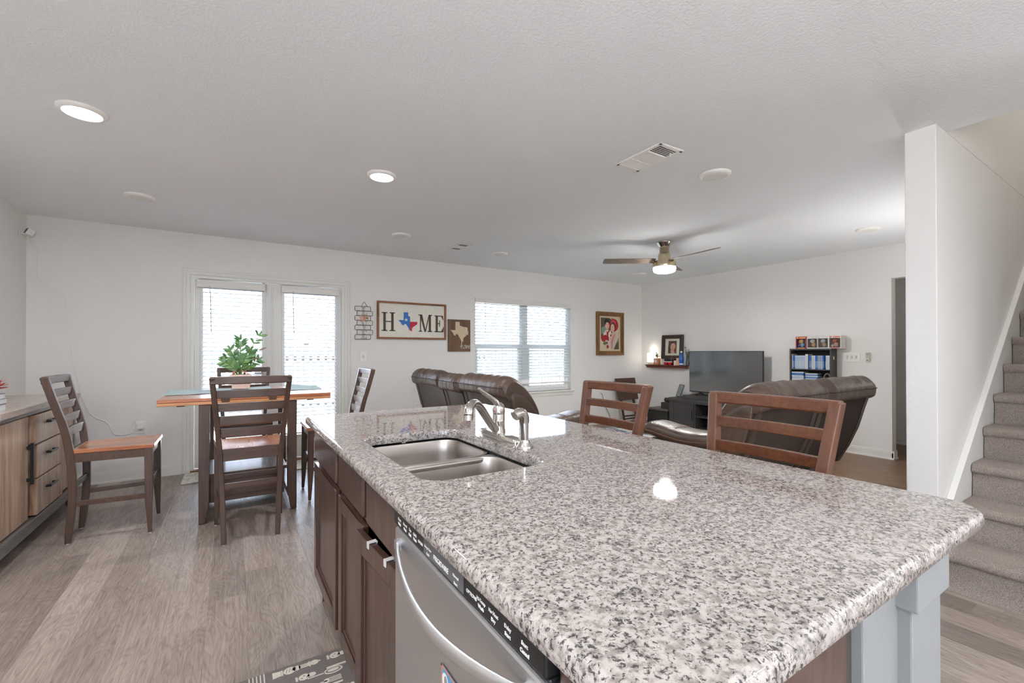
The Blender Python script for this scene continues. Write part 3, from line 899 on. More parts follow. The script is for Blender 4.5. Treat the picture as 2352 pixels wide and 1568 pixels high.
# kitchen mat on the floor with printed utensils
km = thing('kitchen_mat', 'dark grey floor mat printed with cream kitchen utensils', 'mat', (0, 0, 0))
MX0, MX1, MY0, MY1 = -.075, .405, 1.10, 1.925
mb = MB(); mb.box(MX0, MX1, MY0, MY1, .001, .008)
gk = G('mat_dark_grey')
gk.P(Base_Color=gk.ramp(gk.noise(gk.co(scale=(3, 60, 1)), 6, 3).outputs['Fac'], [(0.35, lin(98, 92, 88)), (0.65, lin(122, 114, 110))]), Roughness=0.7)
M['matgrey'] = gk.m
mb.build('mat_base', 'matgrey', km, bevel=.002)
mb = MB(); zc = .0082
def pr(poly, z=zc, mat=0): mb.prism(poly, z, z + .0006, lambda u, v, d: (u, v, d), mat)
def ell(cx, cy, rx, ry, n=24, a0=0.0, mat=0, z=zc):
    pr([(cx + rx * math.cos(t) * math.cos(a0) - ry * math.sin(t) * math.sin(a0), cy + rx * math.cos(t) * math.sin(a0) + ry * math.sin(t) * math.cos(a0)) for t in [2 * PI * k / n for k in range(n)]], z, mat)
def bar(x0, y0, x1, y1, w, mat=0, z=zc):
    dx, dy = x1 - x0, y1 - y0; L = math.hypot(dx, dy); nx, ny = -dy / L * w / 2, dx / L * w / 2
    pr([(x0 - nx, y0 - ny), (x1 - nx, y1 - ny), (x1 + nx, y1 + ny), (x0 + nx, y0 + ny)], z, mat)
def mill(x, y, L=.15, s=1.0):      # pepper mill lying along x
    pr([(x, y - .018 * s), (x + .028 * s, y - .014 * s), (x + .028 * s, y + .014 * s), (x, y + .018 * s)])
    bar(x + .032 * s, y - .016 * s, x + .032 * s, y + .016 * s, .006 * s)
    ell(x + .058 * s, y, .022 * s, .020 * s); ell(x + .082 * s, y, .014 * s, .014 * s)
    bar(x + .09 * s, y, x + .125 * s, y, .020 * s); bar(x + .128 * s, y - .015 * s, x + .128 * s, y + .015 * s, .006 * s)
    ell(x + .145 * s, y, .016 * s, .014 * s); ell(x + .163 * s, y, .005 * s, .004 * s)
    for k in range(4): bar(x + .045 * s + .010 * k * s, y - .010 * s, x + .050 * s + .010 * k * s, y + .010 * s, .0018, 1, zc + .0007)
    bar(x + .095 * s, y - .004, x + .12 * s, y - .004, .002, 1, zc + .0007); bar(x + .095 * s, y + .004, x + .12 * s, y + .004, .002, 1, zc + .0007)
def shaker(x, y, s=1.0):
    bar(x, y - .013 * s, x, y + .013 * s, .008 * s); ell(x + .026 * s, y, .020 * s, .018 * s); ell(x + .054 * s, y, .016 * s, .012 * s)
    for k in range(3): ell(x + .018 * s + .009 * k * s, y + (.006 if k % 2 else -.005) * s, .003, .0022, 10, 0, 1, zc + .0007)
def spoon(x, y, L=.14):
    bar(x, y, x + L, y, .005); ell(x + L + .03, y, .034, .018); ell(x + L + .03, y, .027, .0125, 20, 0, 1, zc + .0007); ell(x + L + .03, y, .021, .008, 20, 0, 0, zc + .0014)
def fork(x, y, L=.12):
    bar(x, y, x + L, y, .006); ell(x + L, y, .012, .013)
    for k in range(4): bar(x + L + .008, y - .0105 + .007 * k, x + L + .05, y - .0105 + .007 * k, .0032)
def knife(x, y, L=.2):
    bar(x, y, x + .07, y, .010); pr([(x + .075, y - .008), (x + L, y - .004), (x + L, y + .004), (x + .075, y + .010)])
for k in range(5): bar(.055 + .012 * k, MY0 + .02, .055 + .012 * k, MY1 - .004, .0045)
yrow = MY1 - .036
for r in range(11):
    y = yrow - r * .066
    if r % 4 == 0: mill(.130, y); shaker(.325, y)
    elif r % 4 == 1: shaker(.205, y, .95); spoon(.24, y - .018, .06) ; knife(.31, y + .004, .09)
    elif r % 4 == 2: fork(.16, y, .14); knife(.15, y - .028)
    else: spoon(.14, y, .13); shaker(.33, y, .9)
    if r % 2 == 0: ell(.005, y - .01, .016, .020); bar(-.055, y - .03, -.005, y - .012, .006)
    else: mill(-.065, y, .1, .62)
mb.build('utensil_print', [flat(206, 196, 184, .7), flat(118, 110, 104, .7)], km)
# ================================================================== DINING AREA
def post(mb, pts, w, d0=None, mat=0):
    """tapering square post; pts = (x, y, z, wx, wy)"""
    mb.loft([(x - wx / 2, x + wx / 2, y - wy / 2, y + wy / 2, z) for x, y, z, wx, wy in pts], mat)
def interp(tab, z):
    for (a, va), (b, vb) in zip(tab, tab[1:]):
        if z <= b: return va + (vb - va) * (z - a) / (b - a)
    return tab[-1][1]
def rail_curved(mb, z0, z1, hw, y, thick, bow, n=10, mat=0):
    """bowed horizontal slat between the back posts (bow towards -y)"""
    rs = []
    for i in range(n + 1):
        x = -hw + 2 * hw * i / n
        yy = y - bow * (1 - (x / hw) ** 2)
        rs.append([(x, yy - thick / 2, z0), (x, yy + thick / 2, z0), (x, yy + thick / 2, z1), (x, yy - thick / 2, z1)])
    mb.rings(rs, mat, False, True)
def ladder_chair(name, label, cat, group, wood_v, wood_h, seat_m, slats, toprail, hwtab, ytab, seat_hw, seat_y, seat_z, seat_t, foot_pads=True, leg_w=.042):
    t = thing(name, label, cat, (0, 0, 0), 0, group)
    for s in (-1, 1):     # rear legs run up into the back posts
        m_ = MB(); pts = []
        for k in range(17):
            z = .006 + (toprail[1] - .012) * k / 16
            wy = .040 if z > .1 else .030 + .1 * z
            pts.append((s * (interp(hwtab, z) - leg_w * .36), interp(ytab, z) + .020, z, leg_w * .72, wy))
        post(m_, pts, 0)
        lg = m_.build('leg', wood_v, t, bevel=.004)
        if foot_pads: MB().cyl((s * (hwtab[0][1] - leg_w * .36), ytab[0][1] + .020, 0), .011, 0, .006, 12).build('foot_pad', 'rubber', lg)
        m_ = MB(); xo = s * (seat_hw - .024); yo = seat_y[1] - .030
        m_.loft([(xo - .009 + s * .010, xo + .009 + s * .010, yo - .002, yo + .020, .006), (xo - .020, xo + .020, yo - .020, yo + .022, .24), (xo - .022, xo + .022, yo - .024, yo + .022, seat_z - seat_t)])
        lg = m_.build('leg', wood_v, t, bevel=.003)
        if foot_pads: MB().cyl((xo + s * .010, yo + .009, 0), .009, 0, .006, 12).build('foot_pad', 'rubber', lg)
    # top rail and slats follow the post curve
    m_ = MB(); zt0, zt1 = toprail
    rail_curved(m_, zt0, zt1, interp(hwtab, zt1) - .004, interp(ytab, (zt0 + zt1) / 2) + .020, .036, .012); m_.build('top_rail', wood_h, t, bevel=.006)
    for z0, z1 in slats:
        zm = (z0 + z1) / 2; m_ = MB()
        rail_curved(m_, z0, z1, interp(hwtab, zm) - leg_w * .62, interp(ytab, zm) + .022, .016, .014); m_.build('slat', wood_h, t, bevel=.003)
    # dished seat
    m_ = MB(); nx, ny = 16, 12; vs = []; fs = []
    y0, y1 = seat_y
    def hw_at(y): return seat_hw - .040 * (1 - (y - y0) / (y1 - y0)) - .0
    for j in range(ny + 1):
        for i in range(nx + 1):
            u = -1 + 2 * i / nx; y = y0 + (y1 - y0) * j / ny; v = (y - y0) / (y1 - y0)
            dish = -.012 * math.cos(u * PI / 2) ** 1.0 * math.sin(PI * min(1, max(0, v))) ** .7
            vs.append((u * hw_at(y), y, seat_z + dish))
    nn = (nx + 1) * (ny + 1)
    vs += [(x, y, seat_z - seat_t) for x, y, z in vs[:nn]]
    for j in range(ny):
        for i in range(nx):
            a = j * (nx + 1) + i
            fs.append((a, a + 1, a + nx + 2, a + nx + 1)); fs.append((nn + a + nx + 1, nn + a + nx + 2, nn + a + 1, nn + a))
    ed = [j * (nx + 1) for j in range(ny + 1)]
    for k in range(ny):
        a, b = k * (nx + 1), (k + 1) * (nx + 1); fs.append((a, b, nn + b, nn + a))
        a, b = a + nx, b + nx; fs.append((b, a, nn + a, nn + b))
    for i in range(nx):
        fs.append((i + 1, i, nn + i, nn + i + 1)); a = ny * (nx + 1) + i; fs.append((a, a + 1, nn + a + 1, nn + a))
    m_.add(vs, fs, 0, True); m_.build('seat', seat_m, t, angle=40, bevel=.004)
    # aprons
    zb, ztp = seat_z - seat_t - .056, seat_z - seat_t
    yb_ = interp(ytab, .55) + .020; hb = interp(hwtab, .55)
    m_ = MB(); m_.cbox(0, yb_, (zb + ztp) / 2 + .018, 2 * hb - .06, .020, ztp - zb + .02); m_.build('rear_apron', wood_h, t, bevel=.002)
    m_ = MB(); m_.cbox(0, seat_y[1] - .030, (zb + ztp) / 2, 2 * seat_hw - .07, .020, ztp - zb); m_.build('front_apron', wood_h, t, bevel=.002)
    for s in (-1, 1):
        m_ = MB(); xa, xb = s * (hb - .016), s * (seat_hw - .024)
        m_.add([(xa - .010, yb_, zb), (xa + .010, yb_, zb), (xb + .010, yo, zb), (xb - .010, yo, zb), (xa - .010, yb_, ztp), (xa + .010, yb_, ztp), (xb + .010, yo, ztp), (xb - .010, yo, ztp)], [(3, 2, 1, 0), (4, 5, 6, 7), (0, 1, 5, 4), (1, 2, 6, 5), (2, 3, 7, 6), (3, 0, 4, 7)])
        m_.build('side_apron', wood_h, t, bevel=.001)
        z = .255; xa = s * (interp(hwtab, z) - .016); ya = interp(ytab, z) + .02
        m_ = MB(); m_.add([(xa - .008, ya, z - .016), (xa + .008, ya, z - .016), (xb + .008, yo, z - .016), (xb - .008, yo, z - .016), (xa - .008, ya, z + .016), (xa + .008, ya, z + .016), (xb + .008, yo, z + .016), (xb - .008, yo, z + .016)], [(3, 2, 1, 0), (4, 5, 6, 7), (0, 1, 5, 4), (1, 2, 6, 5), (2, 3, 7, 6), (3, 0, 4, 7)])
        m_.build('stretcher', wood_h, t, bevel=.002)
    m_ = MB(); m_.cbox(0, interp(ytab, .37) + .02, .366, 2 * interp(hwtab, .37) - .05, .016, .036); m_.build('stretcher', wood_h, t, bevel=.002)
    m_ = MB(); m_.cbox(0, yo, .335, 2 * seat_hw - .08, .018, .036); m_.build('stretcher', wood_h, t, bevel=.002)
    return t
HW = [(0, .166), (.3, .176), (.6, .190), (.85, .210), (1.08, .229)]
YT = [(0, -.226), (.12, -.214), (.3, -.202), (.45, -.203), (.585, -.213), (.706, -.228), (.80, -.250), (.873, -.271), (.96, -.294), (1.075, -.322)]
G1 = 'ladder-back chairs at the dining table'
chB = ladder_chair('dining_chair', 'dark ladder-back chair seen from behind at the near side of the dining table', 'chair', G1, 'espresso', 'espresso_h', 'honey',
                   [(.940, .990), (.854, .906), (.768, .822), (.683, .742)], (1.028, 1.076), HW, YT, .218, (-.196, .232), .604, .026)
chB.location = (.108, 3.560, 0)
dup(chB, (-.680, 4.062, 0), -PI / 2, 'dark ladder-back chair pulled out beside the sideboard, seat facing the table', G1)
dup(chB, (.752, 4.178, 0), PI / 2, 'dark ladder-back chair on the island side of the table, half hidden by granite', G1)
dup(chB, (.100, 4.846, 0), PI, 'dark ladder-back chair between the dining table and the patio door', G1)
# bar stools on the living room side of the island
HW2 = [(0, .178), (.3, .180), (.6, .184), (.86, .196), (1.08, .217)]
YT2 = [(0, -.21), (.3, -.195), (.585, -.205), (.706, -.222), (.86, -.252), (1.075, -.300)]
G2 = 'red-brown stools at the island'
stl = ladder_chair('bar_stool', 'red-brown slatted stool at the far end of the island, in front of the tray table', 'stool', G2, 'mahog', 'mahog_h', 'mahog_h',
                   [(.952, .990), (.868, .906), (.784, .822)], (1.036, 1.078), HW2, YT2, .205, (-.19, .20), .640, .028, leg_w=.048)
stl.location = (1.305, 1.552, 0); stl.rotation_euler = (0, 0, PI / 2)
dup(stl, (1.278, .800, 0), PI / 2 + math.radians(1.0), 'red-brown slatted stool near the white column, in front of the leather sofa back', G2)

# table
tb = thing('dining_table', 'counter-height dining table with orange-brown plank top and dark tapered legs', 'table', (.114, 4.285, 0))
TZ = .900
mb = MB(); mb.box(-.548, .562, -.462, .462, TZ - .023, TZ); mb.build('tabletop', 'honey_x', tb, bevel=.003)
mb = MB(); mb.box(-.548, .562, -.464, .462, TZ - .046, TZ - .0245); mb.build('folded_leaf', wood('pale_honey_board', (214, 160, 112), (196, 136, 90), (150, 94, 58), 'x', coat=.4), tb, bevel=.003)
for s in (-1, 1):
    for q in (-1, 1):
        m_ = MB(); xo = s * .315; yo = q * .420
        # straight outer edge, inner edge tapers at the foot
        m_.loft([(min(xo, xo - s * .040), max(xo, xo - s * .040), yo - .030, yo + .030, 0.004), (min(xo, xo - s * .064), max(xo, xo - s * .064), yo - .033, yo + .033, .16), (min(xo - s * .0, xo - s * .066), max(xo - s * .0, xo - s * .066), yo - .033, yo + .033, TZ - .047)])
        lg = m_.build('leg', 'espresso', tb, bevel=.004)
mb = MB(); mb.box(-.25, .25, -.42, -.40, TZ - .12, TZ - .047); mb.box(-.25, .25, .40, .42, TZ - .12, TZ - .047); mb.box(-.315, -.295, -.39, .39, TZ - .12, TZ - .047); mb.box(.295, .315, -.39, .39, TZ - .12, TZ - .047)
# aprons kept shallow and set back
ap = MB()
ap.box(-.25, .25, .395, .415, TZ - .10, TZ - .047); ap.build('apron', 'espresso_h', tb)
mb = MB(); mb.box(-.270, .262, -.262, .275, .285, .310); st_ = mb.build('storage_box', 'espresso_h', tb, bevel=.003)
mb = MB(); mb.box(-.252, .244, -.244, .258, .090, .285); mb.build('box_body', 'espresso_h', st_, bevel=.002)
mb = MB()
for (a, b, c, d) in ((-.252, .244, .255, .285), (-.252, .244, .090, .125), (-.252, -.21, .125, .255), (.202, .244, .125, .255)): mb.box(a, b, -.252, -.244, c, d)
for (a, b, c, d) in ((-.244, .258, .255, .285), (-.244, .258, .090, .125), (-.244, -.20, .125, .255), (.215, .258, .125, .255)): mb.box(-.260, -.252, a, b, c, d)
mb.build('box_moulding', 'espresso_h', st_, bevel=.002)
for s in (-1, 1): MB().box(s * .285 - .03, s * .285 + .03, -.40, .40, .10, .15).build('side_rail', 'espresso', tb, bevel=.002)
for xx in (-.155, .148):
    m_ = MB(); m_.add([(xx - .030, -.4665, TZ - .006), (xx + .030, -.4665, TZ - .006), (xx + .024, -.4665, TZ - .034), (xx - .024, -.4665, TZ - .034), (xx - .030, -.46, TZ - .006), (xx + .030, -.46, TZ - .006), (xx + .024, -.46, TZ - .034), (xx - .024, -.46, TZ - .034)], [(0, 1, 2, 3), (7, 6, 5, 4), (0, 4, 5, 1), (1, 5, 6, 2), (2, 6, 7, 3), (3, 7, 4, 0)])
    m_.build('butterfly_key', 'traybrown', tb)
for (a, b) in ((-.45, -.40), (.40, .45)): MB().box(a, b, -.36, -.34, TZ - .062, TZ - .047).build('latch', 'black', tb, bevel=.003)

# placemats
gp = G('woven_teal_placemat')
gp.P(Base_Color=gp.ramp(gp.noise(gp.co(scale=(1, 1, 1)), 160, 2).outputs['Fac'], [(0.35, lin(142, 160, 160)), (0.65, lin(176, 192, 190))]), Roughness=0.85)
gp.bump(gp.noise(gp.co(), 240, 2).outputs['Fac'], .4, .002)
M['placemat'] = gp.m
def placemat(cx, cy, w, h, rz, label, lift=.0, m='placemat'):
    m_ = MB(); nx, ny = 16, 10; vs = []; fs = []
    for j in range(ny + 1):
        for i in range(nx + 1):
            x = -w / 2 + w * i / nx; y = -h / 2 + h * j / ny
            zz = .0045 + .0035 * mnoise.noise(Vector((x * 7 + cx * 9, y * 7, 1))) + lift * max(0, (x / w + .5)) ** 3 * (.5 + .5 * math.sin(y * 16))
            vs.append((x + .003 * mnoise.noise(Vector((0, y * 20, 3))), y + .003 * mnoise.noise(Vector((x * 20, 0, 5))), max(.0022, zz)))
    nn = len(vs); vs += [(x, y, z - .002) for x, y, z in vs]
    for j in range(ny):
        for i in range(nx):
            a = j * (nx + 1) + i; fs.append((a, a + 1, a + nx + 2, a + nx + 1)); fs.append((nn + a + nx + 1, nn + a + nx + 2, nn + a + 1, nn + a))
    for i in range(nx): fs.append((i + 1, i, nn + i, nn + i + 1)); a = ny * (nx + 1) + i; fs.append((a, a + 1, nn + a + 1, nn + a))
    for j in range(ny):
        a, b = j * (nx + 1), (j + 1) * (nx + 1); fs.append((a, b, nn + b, nn + a)); a += nx; b += nx; fs.append((b, a, nn + a, nn + b))
    m_.add(vs, fs, 0, True)
    o = m_.build('placemat', m, loc=(cx, cy, TZ), rotz=rz)
    return tag(o, label, 'placemat', 'pale teal woven placemats on the dining table')
placemat(-.285, 4.395, .42, .30, PI / 2 + .04, 'pale teal placemat on the table end beside the sideboard chair', .012)
placemat(.545, 4.400, .46, .26, PI / 2 - .05, 'pale teal placemat on the table end towards the island, corner lifted', .022)
placemat(.085, 4.595, .42, .26, 0.02, 'pale teal placemat lying under the plant pot', .006)
placemat(.100, 3.985, .42, .26, -.03, 'pale teal placemat behind the slats of the near dining chair', .0)

# potted plant on the table
pp = thing('potted_plant', 'green leafy plant in a square pale pink pot on the dining table', 'plant', (.064, 4.562, TZ + .0085))
mb = MB(); mb.loft([(-.066, .066, -.066, .066, 0), (-.076, .076, -.076, .076, .108), (-.083, .083, -.083, .083, .108), (-.083, .083, -.083, .083, .124), (-.072, .072, -.072, .072, .124), (-.070, .070, -.070, .070, .112)])
mb.build('pot', flat(226, 200, 188, .4), pp, bevel=.003)
MB().cbox(0, 0, .108, .138, .138, .012).build('soil', flat(70, 54, 44, .95), pp)
gl_ = G('glossy_green_leaf')
gl_.P(Base_Color=gl_.ramp(gl_.noise(gl_.co(), 14, 2).outputs['Fac'], [(0.3, lin(62, 104, 58)), (0.6, lin(100, 146, 84)), (0.8, lin(150, 176, 90))]), Roughness=0.32)
M['leaf'] = gl_.m
def leaflet(mb, base, d, up, L, w, mat=0, droop=.15):
    d = Vector(d).normalized(); up = Vector(up).normalized(); side = d.cross(up).normalized(); up = side.cross(d).normalized()
    rows = [(0, .12), (.2, .72), (.45, 1.0), (.7, .82), (.9, .38), (1.0, .03)]; vs = []; fs = []
    for t, k in rows:
        c = Vector(base) + d * (L * t) - up * (droop * L * t * t)
        vs += [tuple(c - side * w * k * .5 + up * w * k * .14), tuple(c), tuple(c + side * w * k * .5 + up * w * k * .14)]
    n = len(vs); vs += [tuple(Vector(v) - up * .0012) for v in vs]
    for i in range(len(rows) - 1):
        a = 3 * i
        for q in (0, 1):
            fs.append((a + q, a + q + 1, a + q + 4, a + q + 3)); fs.append((n + a + q + 3, n + a + q + 4, n + a + q + 1, n + a + q))
    mb.add(vs, fs, mat, True)
rnd = random.Random(3)
lv_ = MB(); sm_ = MB()
stems = [((.020, 0, .11), (.135, -.01, .462)), ((-.005, .01, .11), (-.002, .0, .425)), ((-.02, -.02, .11), (-.120, -.03, .235)), ((-.01, .02, .11), (-.075, .02, .335)), ((.02, .02, .11), (.125, .03, .245)), ((.0, -.03, .11), (.03, -.06, .270)), ((-.03, .0, .11), (-.105, .06, .275)), ((.03, -.01, .11), (.075, .05, .33))]
for b0, b1 in stems:
    b0, b1 = Vector(b0), Vector(b1); mid = (b0 + b1) / 2 + Vector((-(b1.x - b0.x) * .25, 0, .02))
    P = [Vector(p) for p in bez(b0, mid, mid + (b1 - mid) * .4, b1, 12)]
    sm_.tube(P, [.0055 - .0035 * i / 12 for i in range(13)], 8)
    for i in range(3, 13):
        t = (P[i] - P[i - 1]).normalized()
        vx = Vector((1, 0, 0)) if abs(t.x) < .8 else Vector((0, 0, 1))
        for s in (-1, 1):
            sd = (t.cross(Vector((0, 1, 0))).normalized() * s + Vector((0, rnd.uniform(-.5, .5), 0)))
            d = sd * .9 + t * .75
            if rnd.random() < .62: leaflet(lv_, P[i], d, Vector((0, -1, .3)), rnd.uniform(.052, .078), rnd.uniform(.019, .026), 0, .1)
    leaflet(lv_, P[-1], (P[-1] - P[-2]), Vector((0, -1, .2)), .055, .020)
sm_.build('stem', flat(108, 128, 66, .5), pp)
lv_.build('foliage', 'leaf', pp)
mb = MB()
leaflet(mb, (.085, .02, .25), (.8, 0, .35), (0, -1, .2), .07, .014); leaflet(mb, (.086, .02, .25), (.3, 0, .8), (0, -1, .2), .05, .008)
mb.build('dried_leaf', flat(140, 120, 104, .7), pp)
mb = MB(); leaflet(mb, (.135, .0, .335), (.9, 0, .4), (0, -1, .2), .07, .018); mb.build('dried_leaf', flat(140, 120, 104, .7), pp)
mb = MB(); mb.add([(.0, -.05, .150), (.055, -.06, .128), (.060, -.01, .128), (.012, .0, .158)], [(0, 1, 2, 3)], 0); mb.add([(.0, -.05, .149), (.055, -.06, .127), (.060, -.01, .127), (.012, .0, .157)], [(3, 2, 1, 0)], 0)
mb.box(.028, .032, -.035, -.031, .10, .14, 1)
mb.build('plant_tag', [flat(214, 124, 110, .5), flat(170, 120, 90)], pp)
mb = MB(); mb.super((-.052, -.03, .138), (.012, .008, .016), 1, 1, 14, 9); mb.super((-.044, -.03, .152), (.008, .007, .007), 1, 1, 12, 8); mb.tube([(-.058, -.03, .13), (-.066, -.03, .112)], [.003, .001], 6)
mb.build('bird_pick', flat(176, 124, 96, .6), pp)
# rug in front of the patio door
gr = G('pale_scroll_rug')
vr = gr.n('TexVoronoi', {'Vector': gr.co(), 'Scale': 17.0}, feature='DISTANCE_TO_EDGE')
nr = gr.noise(gr.co(), 26, 3, .6, 1.5)
gr.P(Base_Color=gr.ramp(gr.math('ADD', vr.outputs['Distance'], gr.math('MULTIPLY', nr.outputs['Fac'], .35)), [(0.16, lin(150, 158, 152)), (0.24, lin(206, 202, 190)), (0.5, lin(216, 212, 202))]), Roughness=0.95)
M['doormat'] = gr.m
dm = MB().box(-.40, 1.02, 5.082, 5.500, .001, .012).build('door_rug', 'doormat', bevel=.003)
tag(dm, 'pale patterned rug on the floor in front of the patio doors', 'rug')

# ------------------------------------------------------------------ sideboard at the left wall
sd = thing('sideboard', 'long sideboard with rustic plank door and drawers in a dark frame', 'sideboard', (0, 0, 0))
SX0, SX1, SY0, SY1, SZ = XL + .03, -1.085, 3.515, 4.955, .895
MB().box(SX0 - .01, SX1 + .028, SY0 - .02, SY1 + .02, SZ - .040, SZ).build('top', wood('pale_rustic_top', (188, 172, 158), (168, 150, 136), (140, 120, 106), 'y', coat=.5, rough=.25), sd, bevel=.004)
MB().box(SX0 - .005, SX1 + .020, SY0 - .016, SY1 + .016, SZ - .062, SZ - .041).build('top_frame', 'sbdark', sd, bevel=.003)
mb = MB(); mb.box(SX0, SX1 - .03, SY0, SY0 + .03, .12, SZ - .06); mb.box(SX0, SX1 - .03, SY1 - .03, SY1, .12, SZ - .06); mb.box(SX0, SX0 + .02, SY0, SY1, .12, SZ - .06); mb.box(SX0, SX1 - .05, SY0, SY1, .12, .15)
mb.box(SX0, SX1 - .06, 3.99, 4.01, .12, SZ - .06); mb.build('carcass', 'sbdark', sd)
for yy in (SY0, SY1 - .045):
    MB().loft([(SX1 - .045, SX1, yy, yy + .045, 0), (SX1 - .050, SX1 + .006, yy - .003, yy + .048, SZ - .062)]).build('leg', 'sbdark', sd, bevel=.003)
    MB().box(SX0, SX0 + .045, yy, yy + .045, 0, .12).build('leg', 'sbdark', sd, bevel=.003)
mb = MB(); mb.box(SX1 - .03, SX1 + .012, SY0 + .03, SY1 - .03, .085, .150); mb.box(SX1 - .03, SX1 + .024, SY0 + .03, SY1 - .03, .150, .172); mb.build('plinth_rail', 'sbdark', sd, bevel=.003)
MB().box(SX1 - .02, SX1 + .002, 3.556, 3.978, .178, .824).build('door', 'sbwood', sd, bevel=.003)
MB().box(SX1 - .03, SX1 - .012, 3.980, 4.026, .178, .832).build('dark_gap_panel', 'dark', sd)
MB().box(SX1 - .02, SX1 + .002, 4.565, 4.900, .178, .824).build('door', 'sbwood', sd, bevel=.003)
mb = MB(); mb.box(SX1 + .018, SX1 + .034, 3.945, 3.962, .400, .660); mb.box(SX1, SX1 + .018, 3.948, 3.960, .42, .44); mb.box(SX1, SX1 + .018, 3.948, 3.960, .62, .64); mb.build('door_handle', 'black', sd, bevel=.002)
for (z0, z1, y0) in ((.640, .826, 4.010), (.420, .632, 4.036), (.182, .412, 4.036)):
    dr = MB().box(SX1 - .03, SX1 + .026, y0, 4.540, z0, z1).build('drawer', 'sbwood', sd, bevel=.003)
    zc_ = (z0 + z1) / 2 + .03
    m_ = MB(); m_.box(SX1 + .044, SX1 + .054, 4.19, 4.34, zc_ - .006, zc_ + .006); m_.tube([(SX1 + .026, 4.205, zc_), (SX1 + .05, 4.205, zc_)], .009, 10); m_.tube([(SX1 + .026, 4.325, zc_), (SX1 + .05, 4.325, zc_)], .007, 10)
    m_.build('drawer_handle', 'black', dr, bevel=.002)

# stacked white boxes and artificial flowers on the sideboard
G3 = 'white box books stacked on the sideboard'
for k, (z0, z1, dx, lb) in enumerate(((0, .040, 0, 'white box book lying flat on the sideboard, bottom one of the stack'), (.041, .072, .004, 'white box book in the middle of the stack on the sideboard'), (.073, .100, -.003, 'white box book on top of the stack, right under the red flower'))):
    o = thing('box_book', lb, 'book', (-1.200 + dx, 3.590, SZ + z0), 0, G3)
    MB().box(-.095, .095, -.13, .13, 0, z1 - z0).build('cover', flat(214, 214, 216, .5), o, bevel=.002)
    MB().box(.0945, .0962, -.13, .13, z1 - z0 - .0045, z1 - z0 - .0015).build('cover_line', 'black', o)
def bloom(name, label, loc, r, cols, layers, n, cat='flower'):
    t = thing(name, label, cat, loc)
    m_ = MB(); rr = random.Random(11)
    for L_ in range(layers):
        f = L_ / max(1, layers - 1); el = math.radians(-10 + 82 * f); k = max(5, int(n * (1 - .45 * f)))
        for i in range(k):
            az = 2 * PI * (i + .5 * (L_ % 2)) / k
            d = Vector((math.cos(az) * math.cos(el), math.sin(az) * math.cos(el), math.sin(el)))
            up = Vector((-math.cos(az) * math.sin(el), -math.sin(az) * math.sin(el), math.cos(el)))
            leaflet(m_, (0, 0, 0), d, up, r * (1 - .25 * f) * rr.uniform(.9, 1.08), r * .42, (i + L_) % len(cols), -.25)
    m_.build('petals', [flat(*c, .6) for c in cols], t)
    m_ = MB(); m_.tube([(0, 0, -.005), (.0, .03, -.018)], .004, 6); m_.build('flower_stem', flat(86, 110, 66), t)
    return t
bloom('artificial_flower', 'red dahlia flower lying on the white box books', (-1.155, 3.680, SZ + .128), .070, [(196, 64, 52), (214, 92, 74), (168, 36, 38)], 5, 15)
bloom('artificial_flower', 'pale pink flower behind the red dahlia on the sideboard', (-1.205, 3.850, SZ + .135), .075, [(236, 198, 190), (226, 170, 172), (240, 214, 196)], 4, 9)
# ================================================================== BACK WALL DECOR
yw = YB - .001
TX = [(-103.04,36.5),(-103.06,32.0),(-106.6,32.0),(-106.0,31.4),(-104.9,30.6),(-104.5,29.65),(-104.0,29.3),(-103.1,28.98),(-102.7,29.7),(-102.3,29.88),(-101.4,29.77),(-101.0,29.4),(-100.3,28.3),(-99.5,27.5),(-99.1,26.4),(-98.2,26.05),(-97.6,25.9),(-97.15,25.95),(-97.4,26.8),(-97.2,27.6),(-96.5,28.3),(-95.3,28.9),(-94.7,29.4),(-93.8,29.7),(-93.7,30.3),(-93.5,31.2),(-94.04,32.0),(-94.04,33.5),(-94.5,33.6),(-95.5,33.9),(-96.5,33.8),(-97.2,33.8),(-98.1,34.1),(-99.2,34.3),(-100,34.56),(-100,36.5)]
TXN = [((a + 106.6) / 13.1, (b - 25.9) / 10.6) for a, b in TX]     # 0..1 both ways
def clip(poly, axis, val, keep_less):
    out = []; n = len(poly)
    ins_ = lambda p: (p[axis] <= val) == keep_less
    for i in range(n):
        a, b = poly[i], poly[(i + 1) % n]
        if ins_(a): out.append(a)
        if ins_(a) != ins_(b):
            t = (val - a[axis]) / (b[axis] - a[axis]); out.append(tuple(a[k] + t * (b[k] - a[k]) for k in (0, 1)))
    return out
back = lambda u, v, d: (u, d, v)
